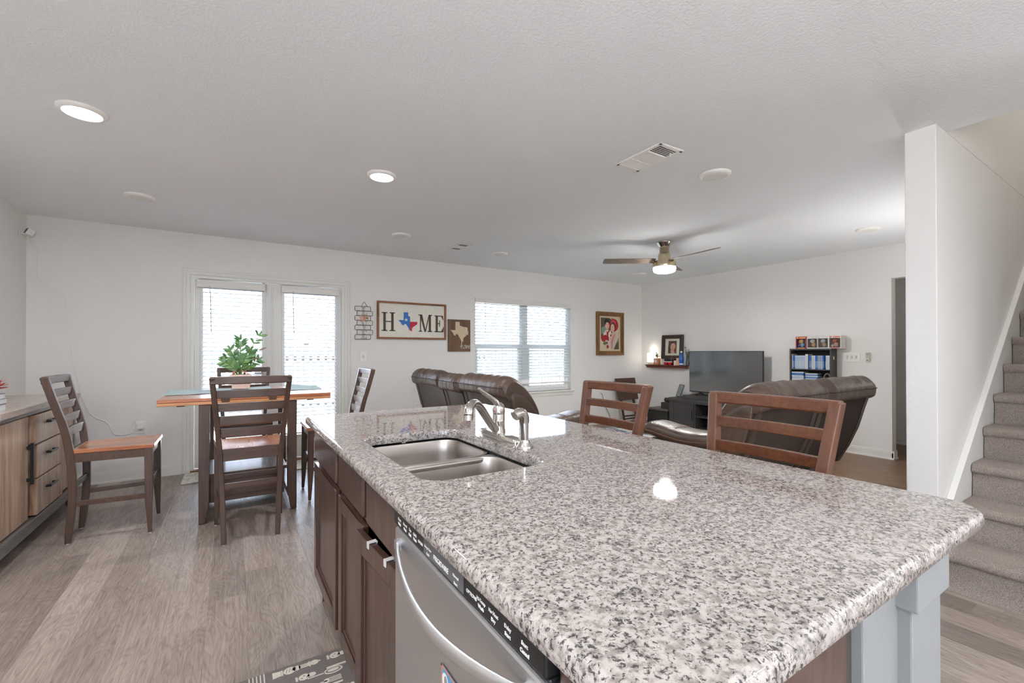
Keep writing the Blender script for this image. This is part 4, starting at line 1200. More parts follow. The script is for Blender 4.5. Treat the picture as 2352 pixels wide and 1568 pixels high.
# --- sign reading H (state shape) M E
hs = thing('home_sign', 'long framed white sign with HOME lettering, the O a red white and blue state map', 'sign', (1.984, yw, 1.630))
HWd, HHt = .463, .238
mb = MB(); mb.box(-HWd + .01, HWd - .01, -.014, 0, -HHt + .01, HHt - .01); mb.build('sign_board', flat(228, 224, 212, .6), hs)
mb = MB(); fw = .024
mb.box(-HWd, HWd, -.030, 0, HHt - fw, HHt); mb.box(-HWd, HWd, -.030, 0, -HHt, -HHt + fw); mb.box(-HWd, -HWd + fw, -.030, 0, -HHt + fw, HHt - fw); mb.box(HWd - fw, HWd, -.030, 0, -HHt + fw, HHt - fw)
mb.build('frame', 'frame_brown', hs, bevel=.002)
def slab(mb, x, h, w, letter, d0=-.0185, d1=-.014, z0=-.137):
    st = .030; th = .013; se = .012
    B = lambda a, b, c, d: mb.box(x + a, x + b, d0, d1, z0 + c, z0 + d)
    Q = lambda pts: mb.prism([(x + p, z0 + q) for p, q in pts], d0, d1, back)
    if letter == 'H':
        for c in (.020 + st / 2, w - .020 - st / 2):
            B(c - st / 2, c + st / 2, 0, h)
            for zz in (0, h - se): B(c - st / 2 - .020, c + st / 2 + .020, zz, zz + se)
        B(.020 + st, w - .020 - st, h * .48, h * .48 + th)
    elif letter == 'M':
        B(.022, .034, 0, h); B(w - .046, w - .018, 0, h)
        Q([(.018, h), (w * .50 - .010, 0), (w * .50 + .008, 0), (.050, h)]); Q([(w * .50 - .006, 0), (w * .50 + .006, 0), (w - .036, h), (w - .048, h)])
        B(0, .045, h - se, h); B(w - .045, w, h - se, h); B(.006, .050, 0, se); B(w - .062, w, 0, se)
    elif letter == 'E':
        B(.018, .018 + st, 0, h); B(0, w - .006, h - se, h); B(0, w, 0, se); B(.018 + st, w * .62, h * .49, h * .49 + th)
        Q([(w - .020, h), (w - .030, h - se), (w - .006, h - .060), (w, h - .060), (w - .006, h)])
        Q([(w - .030, se), (w - .010, 0), (w, 0), (w + .008, .068), (w + .002, .068)])
        B(w * .62 - .008, w * .62, h * .49 - .036, h * .49 + .050)
mb = MB(); slab(mb, -.405, .236, .170, 'H'); slab(mb, .075, .226, .190, 'M'); slab(mb, .298, .222, .128, 'E')
mb.build('lettering', flat(78, 66, 48, .6), hs)
mb = MB(); S = .245; tp = [(-.190 + u * S * 1.02, -.132 + v * S * .98) for u, v in TXN]; mid = -.190 + .60 * S * 1.02
Lp = clip(tp, 0, mid, True); Rp = clip(tp, 0, mid, False); Rlo = clip(Rp, 1, -.012, True); Rhi = clip(Rp, 1, -.012, False)
mb.prism([(a, b) for a, b in tp], -.0155, -.0142, back, 3)
for pl, m_i in ((Lp, 0), (Rlo, 1), ([(a * .985 + .0006, b * .985 + .0008) for a, b in Rhi], 2)): mb.prism(pl, -.0178, -.0150, back, m_i)
star = []
for k in range(10):
    rr = .027 if k % 2 == 0 else .0105; a = PI / 2 + 2 * PI * k / 10; star.append((-.092 + rr * math.cos(a), .012 + rr * math.sin(a)))
mb.prism(star, -.0190, -.0178, back, 2)
mb.build('state_map', [flat(48, 112, 186, .6), flat(190, 34, 58, .6), flat(226, 222, 212, .6), flat(176, 170, 156, .6)], hs)
# --- brown board with pale state shape
ts = thing('map_board', 'small dark wood plank board with a cream state shape and script word home', 'sign', (2.650, yw, 1.453))
MB().box(-.168, .168, -.018, 0, -.220, .220).build('board', 'barn', ts, bevel=.001)
mb = MB(); mb.prism([(-.135 + u * .27, -.082 + v * .27) for u, v in TXN], -.0200, -.018, back)
mb.build('state_shape', flat(206, 190, 158, .7), ts)
pl = [(.105 + .007 * math.cos(a), .006 + .007 * math.sin(a)) for a in [2 * PI * k / 12 for k in range(12)]]
MB().prism(pl, -.0208, -.020, back).build('heart_mark', flat(150, 50, 56), ts)
mb = MB()
def script(pts, r=.0028):
    mb.tube(catmull([(a, -.0195, b) for a, b in pts], 6), r, 6)
ox, oz, s_ = .010, -.180, .115
G_ = lambda L_: [(ox + a * s_, oz + b * s_) for a, b in L_]
script(G_([(0, .15), (.15, .5), (.32, 1.0), (.24, 1.12), (.16, .8), (.12, .2), (.12, 0), (.2, .35), (.3, .42), (.33, .2), (.38, .0), (.5, .12)]))
script(G_([(.62, .42), (.5, .3), (.52, .05), (.64, .02), (.7, .2), (.63, .42), (.78, .36)])); script(G_([(.80, .4), (.80, .0), (.88, .36), (.96, .34), (.96, .02), (1.04, .36), (1.12, .32), (1.12, .06), (1.18, .08)]))
script(G_([(1.18, .2), (1.34, .3), (1.3, .44), (1.2, .34), (1.2, .06), (1.32, 0), (1.42, .14)]))
mb.build('script_word', flat(214, 206, 188, .7), ts)
# --- LOVE sign of seven slats
lv = thing('love_sign', 'narrow hanging sign of seven white slats spelling LOVE with a pink heart', 'sign', (1.362, yw, 1.610))
mb = MB(); ol = MB()
zt_ = .178; hh = .0588
for k in range(7):
    dx = (-.012, .012)[k % 2]; z1 = zt_ - k * hh * .985; z0 = z1 - hh
    pts = rrect(dx - .094, dx + .094, z0 + .002, z1 - .002, .011, 4)
    mb.prism(pts, -.012, -.003, back)
    loop = [(a, -.0115, b) for a, b in pts]; ol.tube(loop + [loop[0]], .0032, 6)
mb.build('slat_boards', flat(216, 214, 208, .7), lv)
ol.build('slat_edging', flat(96, 82, 72, .7), lv)
mb = MB()
def stripes(shape, x0, z0):      # letter built of thin horizontal lines
    n = 12
    for i in range(n):
        z = z0 + .108 * i / (n - 1)
        for a, b in shape(i / (n - 1)): mb.box(x0 + a, x0 + b, -.0138, -.012, z - .0025, z + .0025)
stripes(lambda t: [(-.034, .040)] if t < .14 else ([(-.022, .008)] + ([(.028, .040)] if t < .3 else [])) if t < .9 else [(-.034, .020)], 0, .065)
stripes(lambda t: [(-.042, -.004), (.012, .042)] if t > .88 else [(-.034 + .030 * (1 - t), -.004 + .012 * (1 - t)), (.030 - .026 * (1 - t), .036 - .022 * (1 - t))] if t > .2 else [(-.008, .014)], 0, -.108)
stripes(lambda t: [(-.036, .036)] if t < .12 or t > .88 else ([(-.024, .006)] + ([(.006, .022)] if .42 < t < .58 else []) + ([(.026, .036)] if t < .28 or t > .74 else [])), 0, -.222)
mb.build('lettering', flat(120, 114, 108, .7), lv)
mb = MB(); hp = []
for k in range(28):
    t = 2 * PI * k / 28; hp.append((-.010 + .0026 * 16 * math.sin(t) ** 3, .030 + .0026 * (13 * math.cos(t) - 5 * math.cos(2 * t) - 2 * math.cos(3 * t) - math.cos(4 * t))))
mb.prism(hp[::-1], -.018, -.012, back); mb.build('heart', flat(222, 160, 158, .6), lv)
mb = MB()
rr = random.Random(5)
for k in range(26):
    a = rr.uniform(0, 2 * PI); q = rr.uniform(.002, .026); c = (.014 + q * math.cos(a), -.022, .034 + q * math.sin(a))
    leaflet(mb, c, (math.cos(a), -.4, math.sin(a)), (0, -1, 0), rr.uniform(.012, .020), .007, k % 3)
mb.build('moss_flowers', [flat(170, 150, 70), flat(120, 116, 56), flat(150, 84, 54)], lv)
MB().tube([(-.032, -.008, .176), (-.010, -.006, .214), (-.001, -.006, .230), (.004, -.006, .232), (.010, -.006, .228), (.022, -.006, .208), (.042, -.008, .176)], .0028, 8).build('hanging_string', flat(130, 104, 88), lv)
# --- framed portrait of a couple
pf = thing('wedding_portrait', 'tall gold-brown framed portrait of a couple, red headdress, on the back wall', 'picture', (5.520, yw, 1.540))
def frame_mb(w, h, bands, dep, facing=back):
    m_ = MB()
    for a, b, d in bands:
        for (x0, x1, z0, z1) in ((-w + a, w - a, h - b, h - a), (-w + a, w - a, -h + a, -h + b), (-w + a, -w + b, -h + b, h - b), (w - b, w - a, -h + b, h - b)):
            m_.prism([(x0, z0), (x1, z0), (x1, z1), (x0, z1)], -d, 0, facing)
    return m_
M['goldbrown'] = wood('aged_gold_frame', (158, 116, 66), (128, 88, 46), (88, 56, 30), 'z', coat=.3, rough=.4)
frame_mb(.318, .372, ((0, .030, .040), (.030, .050, .028), (.050, .074, .022)), .04).build('frame', 'goldbrown', pf, bevel=.004)
frame_mb(.244, .298, ((0, .026, .016),), .01).build('liner', flat(214, 190, 158, .6), pf)
def ellp(cx, cz, rx, rz, n=20): return [(cx + rx * math.cos(2 * PI * k / n), cz + rz * math.sin(2 * PI * k / n)) for k in range(n)]
mb = MB()
layers = [
    ([(-.22, -.275), (.22, -.275), (.22, .275), (-.22, .275)], 0),                              # dark green ground
    ([(-.02, .275), (.10, .225), (.18, .13), (.22, .04), (.22, .275)], 1),                      # pale curve top right
    ([(.04, .262), (.15, .20), (.205, .12), (.215, .13), (.16, .215), (.06, .275)], 2),
    ([(-.20, -.01), (-.08, .02), (-.07, .10), (-.13, .125), (-.19, .10)], 3),                   # car door glass
    ([(.09, -.275), (.22, -.10), (.22, .10), (.13, .05), (.05, -.10)], 1),
    ([(.09, -.275), (.105, -.275), (.215, -.085), (.205, -.075)], 2),
    ([(-.22, -.275), (.09, -.275), (.12, -.1), (-.02, -.02), (-.22, -.09)], 1),
    ([(-.145, -.12), (-.15, .0), (-.10, .055), (-.05, .07), (.02, .06), (.05, -.02), (.02, -.16)], 4),  # suit
    (ellp(-.062, .150, .052, .075), 5), (ellp(-.066, .192, .060, .062), 6), (ellp(-.058, .135, .044, .062), 5),
    ([(-.075, .045), (-.04, .03), (-.03, .06), (.01, .09), (-.0, .04), (-.03, .02), (-.045, -.13), (-.075, -.06)], 7),
    (ellp(.098, .150, .105, .112), 7), (ellp(.085, .195, .06, .05), 8),
    (ellp(.075, .120, .058, .078), 6), (ellp(.066, .100, .047, .072), 5),
    ([(.02, -.275), (-.01, -.12), (.03, .0), (.09, .045), (.14, .02), (.16, -.06), (.10, -.2), (.08, -.275)], 9),
    ([(.035, -.26), (.03, -.15), (.09, -.02), (.125, .0), (.10, -.06), (.06, -.16), (.055, -.26)], 10),
    (ellp(-.135, -.085, .072, .058), 7), (ellp(-.105, -.05, .03, .03), 7), (ellp(-.05, -.09, .028, .05), 7), (ellp(-.055, -.225, .028, .032), 7),
    (ellp(-.095, -.125, .014, .014), 4), (ellp(-.062, -.125, .012, .014), 4), (ellp(-.125, -.170, .036, .026), 11), (ellp(-.08, -.16, .028, .022), 2),
    (ellp(.020, -.03, .016, .02), 7),
    (ellp(-.073, .155, .006, .003, 8), 6), (ellp(-.042, .155, .006, .003, 8), 6), (ellp(-.058, .105, .012, .004, 10), 12), ([(-.061, .150), (-.055, .150), (-.052, .125), (-.064, .125)], 13),
    (ellp(.050, .115, .007, .003, 8), 6), (ellp(.084, .112, .007, .003, 8), 6), (ellp(.066, .062, .014, .004, 10), 12), ([(.062, .108), (.068, .108), (.072, .080), (.059, .080)], 13),
]
for i, (pl, m_i) in enumerate(layers): mb.prism(pl, -.0040 - .0004 * (i + 1), -.0038 - .0004 * i if i else -.001, back, m_i)
mb.build('portrait_print', [flat(84, 82, 68), flat(206, 200, 174), flat(104, 96, 80), flat(130, 146, 134), flat(224, 218, 200), flat(222, 180, 152), flat(44, 38, 36), flat(168, 32, 44), flat(200, 70, 80), flat(206, 176, 164), flat(196, 120, 130), flat(120, 112, 74), flat(178, 92, 84), flat(204, 160, 132)], pf)

# switches, outlets, cords
def plate(name, label, cat, loc, rotz, w, h, kind, group=None):
    t = thing(name, label, cat, loc, rotz, group)
    MB().box(-w / 2, w / 2, -.006, 0, -h / 2, h / 2).build('cover_plate', 'plate', t, bevel=.002)
    m_ = MB(); m2 = MB()
    if kind == 'outlet':
        for s in (-1, 1):
            m_.box(-.017, .017, -.008, -.006, s * .027 - .014, s * .027 + .014)
            for q in (-1, 1): m2.box(q * .006 - .001, q * .006 + .001, -.0085, -.008, s * .027 - .002, s * .027 + .006)
        m_.build('socket', 'plate', t, bevel=.002); m2.build('slots', 'blackmatte', t)
    else:
        n = kind
        for k in range(n):
            x = (k - (n - 1) / 2) * .046
            m_.box(x - .005, x + .005, -.017, -.006, -.004, .012); m2.box(x - .012, x + .012, -.0072, -.006, -.022, .022)
        m_.build('toggle', flat(222, 220, 216, .3), t, bevel=.001); m2.build('toggle_surround', flat(214, 212, 208, .3), t)
    return t
plate('light_switch', 'single light switch on the back wall under the LOVE sign', 'switch', (1.358, YB - .001, 1.170), 0, .074, .118, 1)
plate('wall_outlet', 'white outlet low on the back wall left of the patio door', 'outlet', (-.752, YB - .001, .500), 0, .072, .116, 'outlet')
plate('wall_outlet', 'white outlet on the back wall behind the leather loveseat end', 'outlet', (2.045, YB - .001, .500), 0, .072, .116, 'outlet')
plate('wall_outlet', 'white outlet on the back wall between the window and the tray table', 'outlet', (5.295, YB - .001, .560), 0, .072, .116, 'outlet')
plate('light_switch', 'wide triple light switch plate on the right wall above the sofa', 'switch', (XR - .001, 2.307, 1.160), -PI / 2, .170, .118, 3)
ad = thing('power_adapter', 'white plug-in power adapter with cord in the left outlet', 'adapter', (-.748, YB - .007, .520))
MB().box(-.022, .022, -.045, 0, -.030, .030).build('adapter_body', 'plate', ad, bevel=.004)
MB().tube(catmull([(0, -.03, .028), (-.005, -.03, .052), (-.03, -.02, .058), (-.055, -.01, .040), (-.060, -.004, .0)], 6), .0022, 6).build('lead', 'plate', ad)
# fan remote in a wall cradle
fr = thing('wall_remote', 'small white remote in a holder on the right wall beside the triple switch', 'remote', (XR - .001, 2.146, 1.161), -PI / 2)
MB().box(-.020, .020, -.020, 0, -.057, .057).build('cradle', flat(206, 204, 192, .4), fr, bevel=.004)
mb = MB(); mb.box(-.014, .014, -.0215, -.020, .014, .050); mb.box(-.014, .014, -.0215, -.020, -.004, .006); mb.build('buttons', flat(172, 172, 160, .4), fr)
MB().super((0, -.0205, -.040), (.010, .002, .005), 1, 1, 12, 6).build('sensor_window', 'black', fr)

# security camera in the corner
sc_ = thing('security_camera', 'small white cube security camera with black face high in the left corner', 'camera', (XL + .001, 5.40, 2.245))
X = Matrix.Translation((.060, .015, .010)) @ Matrix.Rotation(math.radians(-56), 4, 'Z') @ Matrix.Rotation(math.radians(-24), 4, 'X')
mb = MB(); mb.X = X; mb.box(-.025, .025, -.030, .020, -.028, .028); mb.build('housing', 'plate', sc_, bevel=.006)
mb = MB(); mb.X = X; mb.box(-.019, .019, -.0312, -.0295, -.024, .024)
fc_ = mb.build('black_face', 'black', sc_, bevel=.001)
mb = MB(); mb.X = X @ Matrix.Rotation(PI / 2, 4, 'X'); mb.lathe([(.008, .0312), (.008, .0325), (.005, .0325)], (0, .004, 0), 16); mb.build('lens', flat(90, 86, 84, .15), fc_)
mb = MB(); mb.cbox(.004, 0, -.0, .008, .040, .050); mb.tube([(.008, 0, -.0), (.030, .008, -.004), (.052, .014, .004)], .008, 10); mb.tube(catmull([(.045, .0, .004), (.02, -.02, .015), (.008, -.022, -.01), (.030, -.004, -.035)], 6), .0024, 6)
mb.build('bracket', 'plate', sc_, bevel=.002)
yc_ = YB - .008
cd = [(XL + .045, 5.42, 2.215), (XL + .075, yc_ - .01, 2.13), (-1.461, yc_, 2.02), (-1.462, yc_, 1.916), (-1.405, yc_, 1.824), (-1.299, yc_, 1.766), (-1.279, yc_, 1.696), (-1.270, yc_, 1.598), (-1.279, yc_, 1.57), (-1.250, yc_, 1.35), (-1.226, yc_, 1.143), (-1.196, yc_, .992), (-1.172, yc_, .84), (-1.146, yc_, .761), (-1.095, yc_, .637), (-.995, yc_, .568), (-.965, yc_, .50), (-.933, yc_, .447), (-.85, yc_, .442), (-.807, yc_, .460), (-.803, yc_, .50)]
tag(MB().tube(catmull(cd, 5), .0028, 6).build('camera_cable', 'plate'), 'thin white cord running down the back wall from the corner camera', 'cord')
tag(MB().tube(catmull([(5.300, YB - .009, .532), (5.318, YB - .03, .50), (5.345, YB - .02, .450), (5.40, YB - .02, .30), (5.476, YB - .03, .16), (5.50, YB - .05, .03), (5.46, YB - .08, .006), (5.40, YB - .07, .006)], 6), .0035, 6).build('power_cable', 'black'), 'black power cord hanging from the outlet near the tray table', 'cord')

# ================================================================== CEILING FIXTURES
def downlight(name, label, x, y, r, on, group):
    t = thing(name, label, 'ceiling light', (x, y, H), 0, group)
    m_ = MB(); m_.lathe([(r, 0), (r, -.004), (r * .97, -.010), (r * .86, -.016), (r * .78, -.018), (r * .76, -.014)], n=40, cap=False)
    m_.build('trim_ring', 'plate', t)
    m_ = MB(); m_.lathe([(r * .77, -.010), (r * .77, -.015), (r * .70, -.0185), (r * .4, -.0215), (.001, -.0225)], n=40)
    m_.build('diffuser', 'lit' if on else flat(226, 224, 220, .4), t)
    if on:
        a = area('downlight_glow', (x, y, H - .03), (0, 0, 0), r * 1.5, r * 1.5, DOWN_W, (.98, .99, 1.0), shape='DISK')
    return t
DOWN_W = 8.0
UP_W = 30.0
GL = 'round flush ceiling lights'
downlight('ceiling_light', 'lit round ceiling light above the sideboard end, largest of the lights', -.638, 3.018, .098, True, GL)
downlight('ceiling_light', 'lit round ceiling light above the island side of the dining table', .864, 3.030, .098, True, GL)
downlight('ceiling_light', 'unlit round ceiling light near the left end of the patio doors', -.610, 4.440, .098, False, GL)
downlight('ceiling_light', 'unlit round ceiling light above the HOME sign', 1.478, 4.470, .096, False, GL)
downlight('ceiling_light', 'unlit round ceiling light above the back window, behind the long vent', 2.785, 4.672, .098, False, GL)
downlight('ceiling_light', 'unlit domed ceiling light beside the large ceiling vent', 2.786, 1.798, .100, False, GL)
downlight('ceiling_light', 'unlit round ceiling light near the white wall end and hall opening', 5.316, 1.800, .098, False, GL)
downlight('ceiling_light', 'unlit round ceiling light behind the ceiling fan globe', 5.335, 4.716, .098, False, GL)
for x, y in ((-.60, .9), (-.60, -1.2), (1.0, -1.5), (2.6, -1.4), (4.6, -1.6)):  # added out-of-view lights, fill for the overall brightness
    downlight('ceiling_light', 'added unseen fill light over the kitchen work area', x, y, .098, True, 'added kitchen fill lights')
def added_uplight(label, x, y, w):  # uplights added behind the camera to brighten the ceiling
    t = thing('added_bowl_uplight', label, 'added pendant light', (x, y, H))
    MB().lathe([(.06, 0), (.06, -.02), (.012, -.03), (.008, -.03), (.008, -1.06), (.02, -1.07), (.02, -1.10)], n=28).build('stem', 'chrome', t)
    MB().lathe([(.20, -1.06), (.19, -1.10), (.12, -1.15), (.02, -1.17), (.001, -1.17), (.001, -1.16), (.11, -1.14), (.18, -1.10), (.19, -1.06)], n=40, cap=False).build('bowl', flat(236, 232, 224, .3), t)
    area('added_bowl_glow', (x, y, H - 1.09), (PI, 0, 0), .36, .36, w, (.92, .97, 1.0), shape='DISK')
added_uplight('added unseen bowl pendant throwing light up to the kitchen ceiling', .1, -1.1, UP_W)
added_uplight('added unseen bowl pendant throwing light up to the entry ceiling', 4.3, -1.5, UP_W)
tl = thing('added_uplighter', 'added unseen floor lamp with upward bowl behind the partition wall', 'floor lamp', (5.0, 1.14, 0))  # added out of view to brighten the living room ceiling
MB().lathe([(.14, 0), (.14, .015), (.02, .03), (.012, .035)], n=32).build('base', 'chrome', tl)
MB().lathe([(.012, .03), (.012, 1.02)], n=16).build('pole', 'chrome', tl)
MB().lathe([(.02, 1.00), (.10, 1.04), (.16, 1.12), (.155, 1.12), (.095, 1.048), (.01, 1.01)], n=36).build('lamp_shade', 'chrome', tl)  # shade of the added unseen uplighter
area('added_uplighter_glow', (5.0, 1.14, 1.13), (PI, 0, 0), .22, .22, 7.0, (1, .98, .96), shape='DISK')
up = thing('ceiling_light', 'added unseen fill light at the top of the stairwell', 'ceiling light', (4.8, .28, 4.9))  # added light, out of view, that lifts the dark stairwell
MB().lathe([(.10, 0), (.10, -.012), (.08, -.018)], n=36, cap=False).build('trim_ring', 'plate', up)
MB().lathe([(.08, -.010), (.06, -.020), (.001, -.022)], n=36).build('diffuser', 'lit', up)
area('added_stairwell_glow', (4.8, .28, 4.86), (0, 0, 0), .15, .15, 7.0, (1, .97, .92), shape='DISK')
def vent(name, label, cx, cy, w, l, zones):
    t = thing(name, label, 'vent', (cx, cy, H))
    m_ = MB(); b = .022
    for (x0, x1, y0, y1) in ((-w / 2, w / 2, -l / 2, -l / 2 + b), (-w / 2, w / 2, l / 2 - b, l / 2), (-w / 2, -w / 2 + b, -l / 2, l / 2), (w / 2 - b, w / 2, -l / 2, l / 2)): m_.box(x0, x1, y0, y1, -.008, 0)
    m_.build('frame', 'plate', t, bevel=.003)
    MB().box(-w / 2 + b, w / 2 - b, -l / 2 + b, l / 2 - b, -.0012, -.0004).build('duct_backing', 'dark', t)
    m_ = MB()
    L = l - 2 * b; y = -l / 2 + b
    for (frac, direction, tilt) in zones:
        ly = L * frac; n = 7 if direction == 'x' else 9
        if direction == 'x':       # louvres run along x
            n = max(4, int(ly / .0135))
            for k in range(n):
                yy = y + ly * (k + .5) / n; s = .0062
                m_.add([(-w / 2 + b, yy - s * math.cos(tilt), -.0045 - s * math.sin(tilt)), (w / 2 - b, yy - s * math.cos(tilt), -.0045 - s * math.sin(tilt)), (w / 2 - b, yy + s * math.cos(tilt), -.0045 + s * math.sin(tilt)), (-w / 2 + b, yy + s * math.cos(tilt), -.0045 + s * math.sin(tilt))], [(0, 1, 2, 3)])
        else:
            ww = w - 2 * b; n = max(4, int(ww / .0135))
            for k in range(n):
                xx = -ww / 2 + ww * (k + .5) / n; s = .0062
                m_.add([(xx - s * math.cos(tilt), y, -.0045 - s * math.sin(tilt)), (xx - s * math.cos(tilt), y + ly, -.0045 - s * math.sin(tilt)), (xx + s * math.cos(tilt), y + ly, -.0045 + s * math.sin(tilt)), (xx + s * math.cos(tilt), y, -.0045 + s * math.sin(tilt))], [(0, 1, 2, 3)])
        m_.box(-w / 2 + b, w / 2 - b, y + ly - .003, y + ly + .003, -.009, -.002)
        y += ly
    m_.build('louvres', 'plate', t)
    return t
v1 = vent('ceiling_vent', 'large white ceiling vent with open slots and a small lever', 2.190, 1.862, .205, .355, ((.30, 'x', math.radians(12)), (.40, 'y', math.radians(-34)), (.30, 'x', math.radians(-34))))
MB().tube([(.055, -.118, -.006), (.056, -.121, -.030)], .0035, 8).build('damper_lever', 'plate', v1)
vent('ceiling_vent', 'small white ceiling vent above the HOME sign, near the back wall', 2.212, 4.615, .150, .320, ((.33, 'x', math.radians(8)), (.34, 'y', math.radians(-34)), (.33, 'x', math.radians(8))))
# fan
fan = thing('ceiling_fan', 'satin metal flush ceiling fan with three greyed wood blades and lit globe', 'ceiling fan', (4.043, 3.220, H))
MB().lathe([(.088, 0), (.090, -.006), (.088, -.012), (.060, -.050), (.056, -.054)], n=40).build('canopy', 'chrome', fan)
MB().lathe([(.050, -.050), (.050, -.115), (.054, -.120), (.064, -.132), (.068, -.145), (.068, -.215)], n=40).build('motor_housing', 'brass', fan)
MB().lathe([(.070, -.212), (.118, -.214), (.124, -.222), (.126, -.275), (.124, -.280)], n=48).build('light_drum', 'brass', fan)
MB().lathe([(.118, -.278), (.120, -.300), (.112, -.325), (.090, -.336), (.001, -.342)], n=48).build('globe', 'litwarm', fan)
area('fan_glow', (4.043, 3.220, H - .346), (0, 0, 0), .1, .1, 14.0, (1.0, .97, .93), shape='DISK')
area('fan_glow_sides', (4.043, 3.220, H - .36), (PI, 0, 0), .3, .3, 0.001, (1, .95, .9), shape='DISK')
for deg in (-95, 145, 25):
    a = math.radians(deg)
    X = Matrix.Rotation(a, 4, 'Z') @ Matrix.Translation((0, 0, -.205)) @ Matrix.Rotation(math.radians(13), 4, 'X')
    m_ = MB(); m_.X = X
    m_.prism([(.105, -.052), (.14, -.062), (.655, -.062), (.672, -.050), (.672, .050), (.655, .062), (.14, .062), (.105, .052)], -.003, .003, lambda u, v, d: (u, v, d))
    bl = m_.build('blade', 'bladewood', fan, bevel=.002)
    m_ = MB(); m_.X = X; m_.box(.060, .150, -.018, .018, -.008, -.004); 
    for q in (.122, .142): m_.super((q, 0, -.009), (.005, .005, .003), 1, 1, 10, 6)
    m_.build('blade_bracket', 'chrome', bl, bevel=.001)
# ================================================================== LIVING ROOM
def sweep_x(mb, prof, x0, x1, wr=.006, seed=0, n=34, p=7, end=.16, fold=22, mat=0, centre=None, sag=0.0):
    """puffy cushion: side profile (y,z) swept along x, pinched at both ends, with folds"""
    cy = sum(a for a, b in prof) / len(prof); cz = sum(b for a, b in prof) / len(prof)
    if centre: cy, cz = centre
    rs = []; w = (x1 - x0) / 2; cx = (x0 + x1) / 2
    for i in range(n + 1):
        u = math.sin(-PI / 2 + PI * i / n) * .35 + (-1 + 2 * i / n) * .65
        s = max(0, 1 - abs(u) ** p) ** (1 / 2.2)
        k = 1 - end * (1 - s)
        row = []
        for j, (a, b) in enumerate(prof):
            dy, dz = a - cy, b - cz; L = math.hypot(dy, dz)
            f = mnoise.noise(Vector((u * w * fold + seed, dy * 3, dz * 3))) ; f2 = mnoise.noise(Vector((u * w * fold * 2.3 + seed + 7, dy * 9, dz * 9)))
            q = 1 + (wr * (f * 1.2 + f2 * .6)) / max(L, .02)
            row.append((cx + u * w, cy + dy * k * q, cz + dz * k * q - sag * (1 - u * u)))
        rs.append(row)
    mb.rings(rs, mat, True, True)
BACKP = catmull([(-.045, .880), (-.068, .925), (-.060, .985), (-.010, 1.035), (.055, 1.036), (.130, .990), (.205, .915), (.268, .820), (.305, .735), (.335, .600), (.375, .470), (.300, .430), (.220, .560), (.140, .720), (.050, .875)], 3, closed=True)
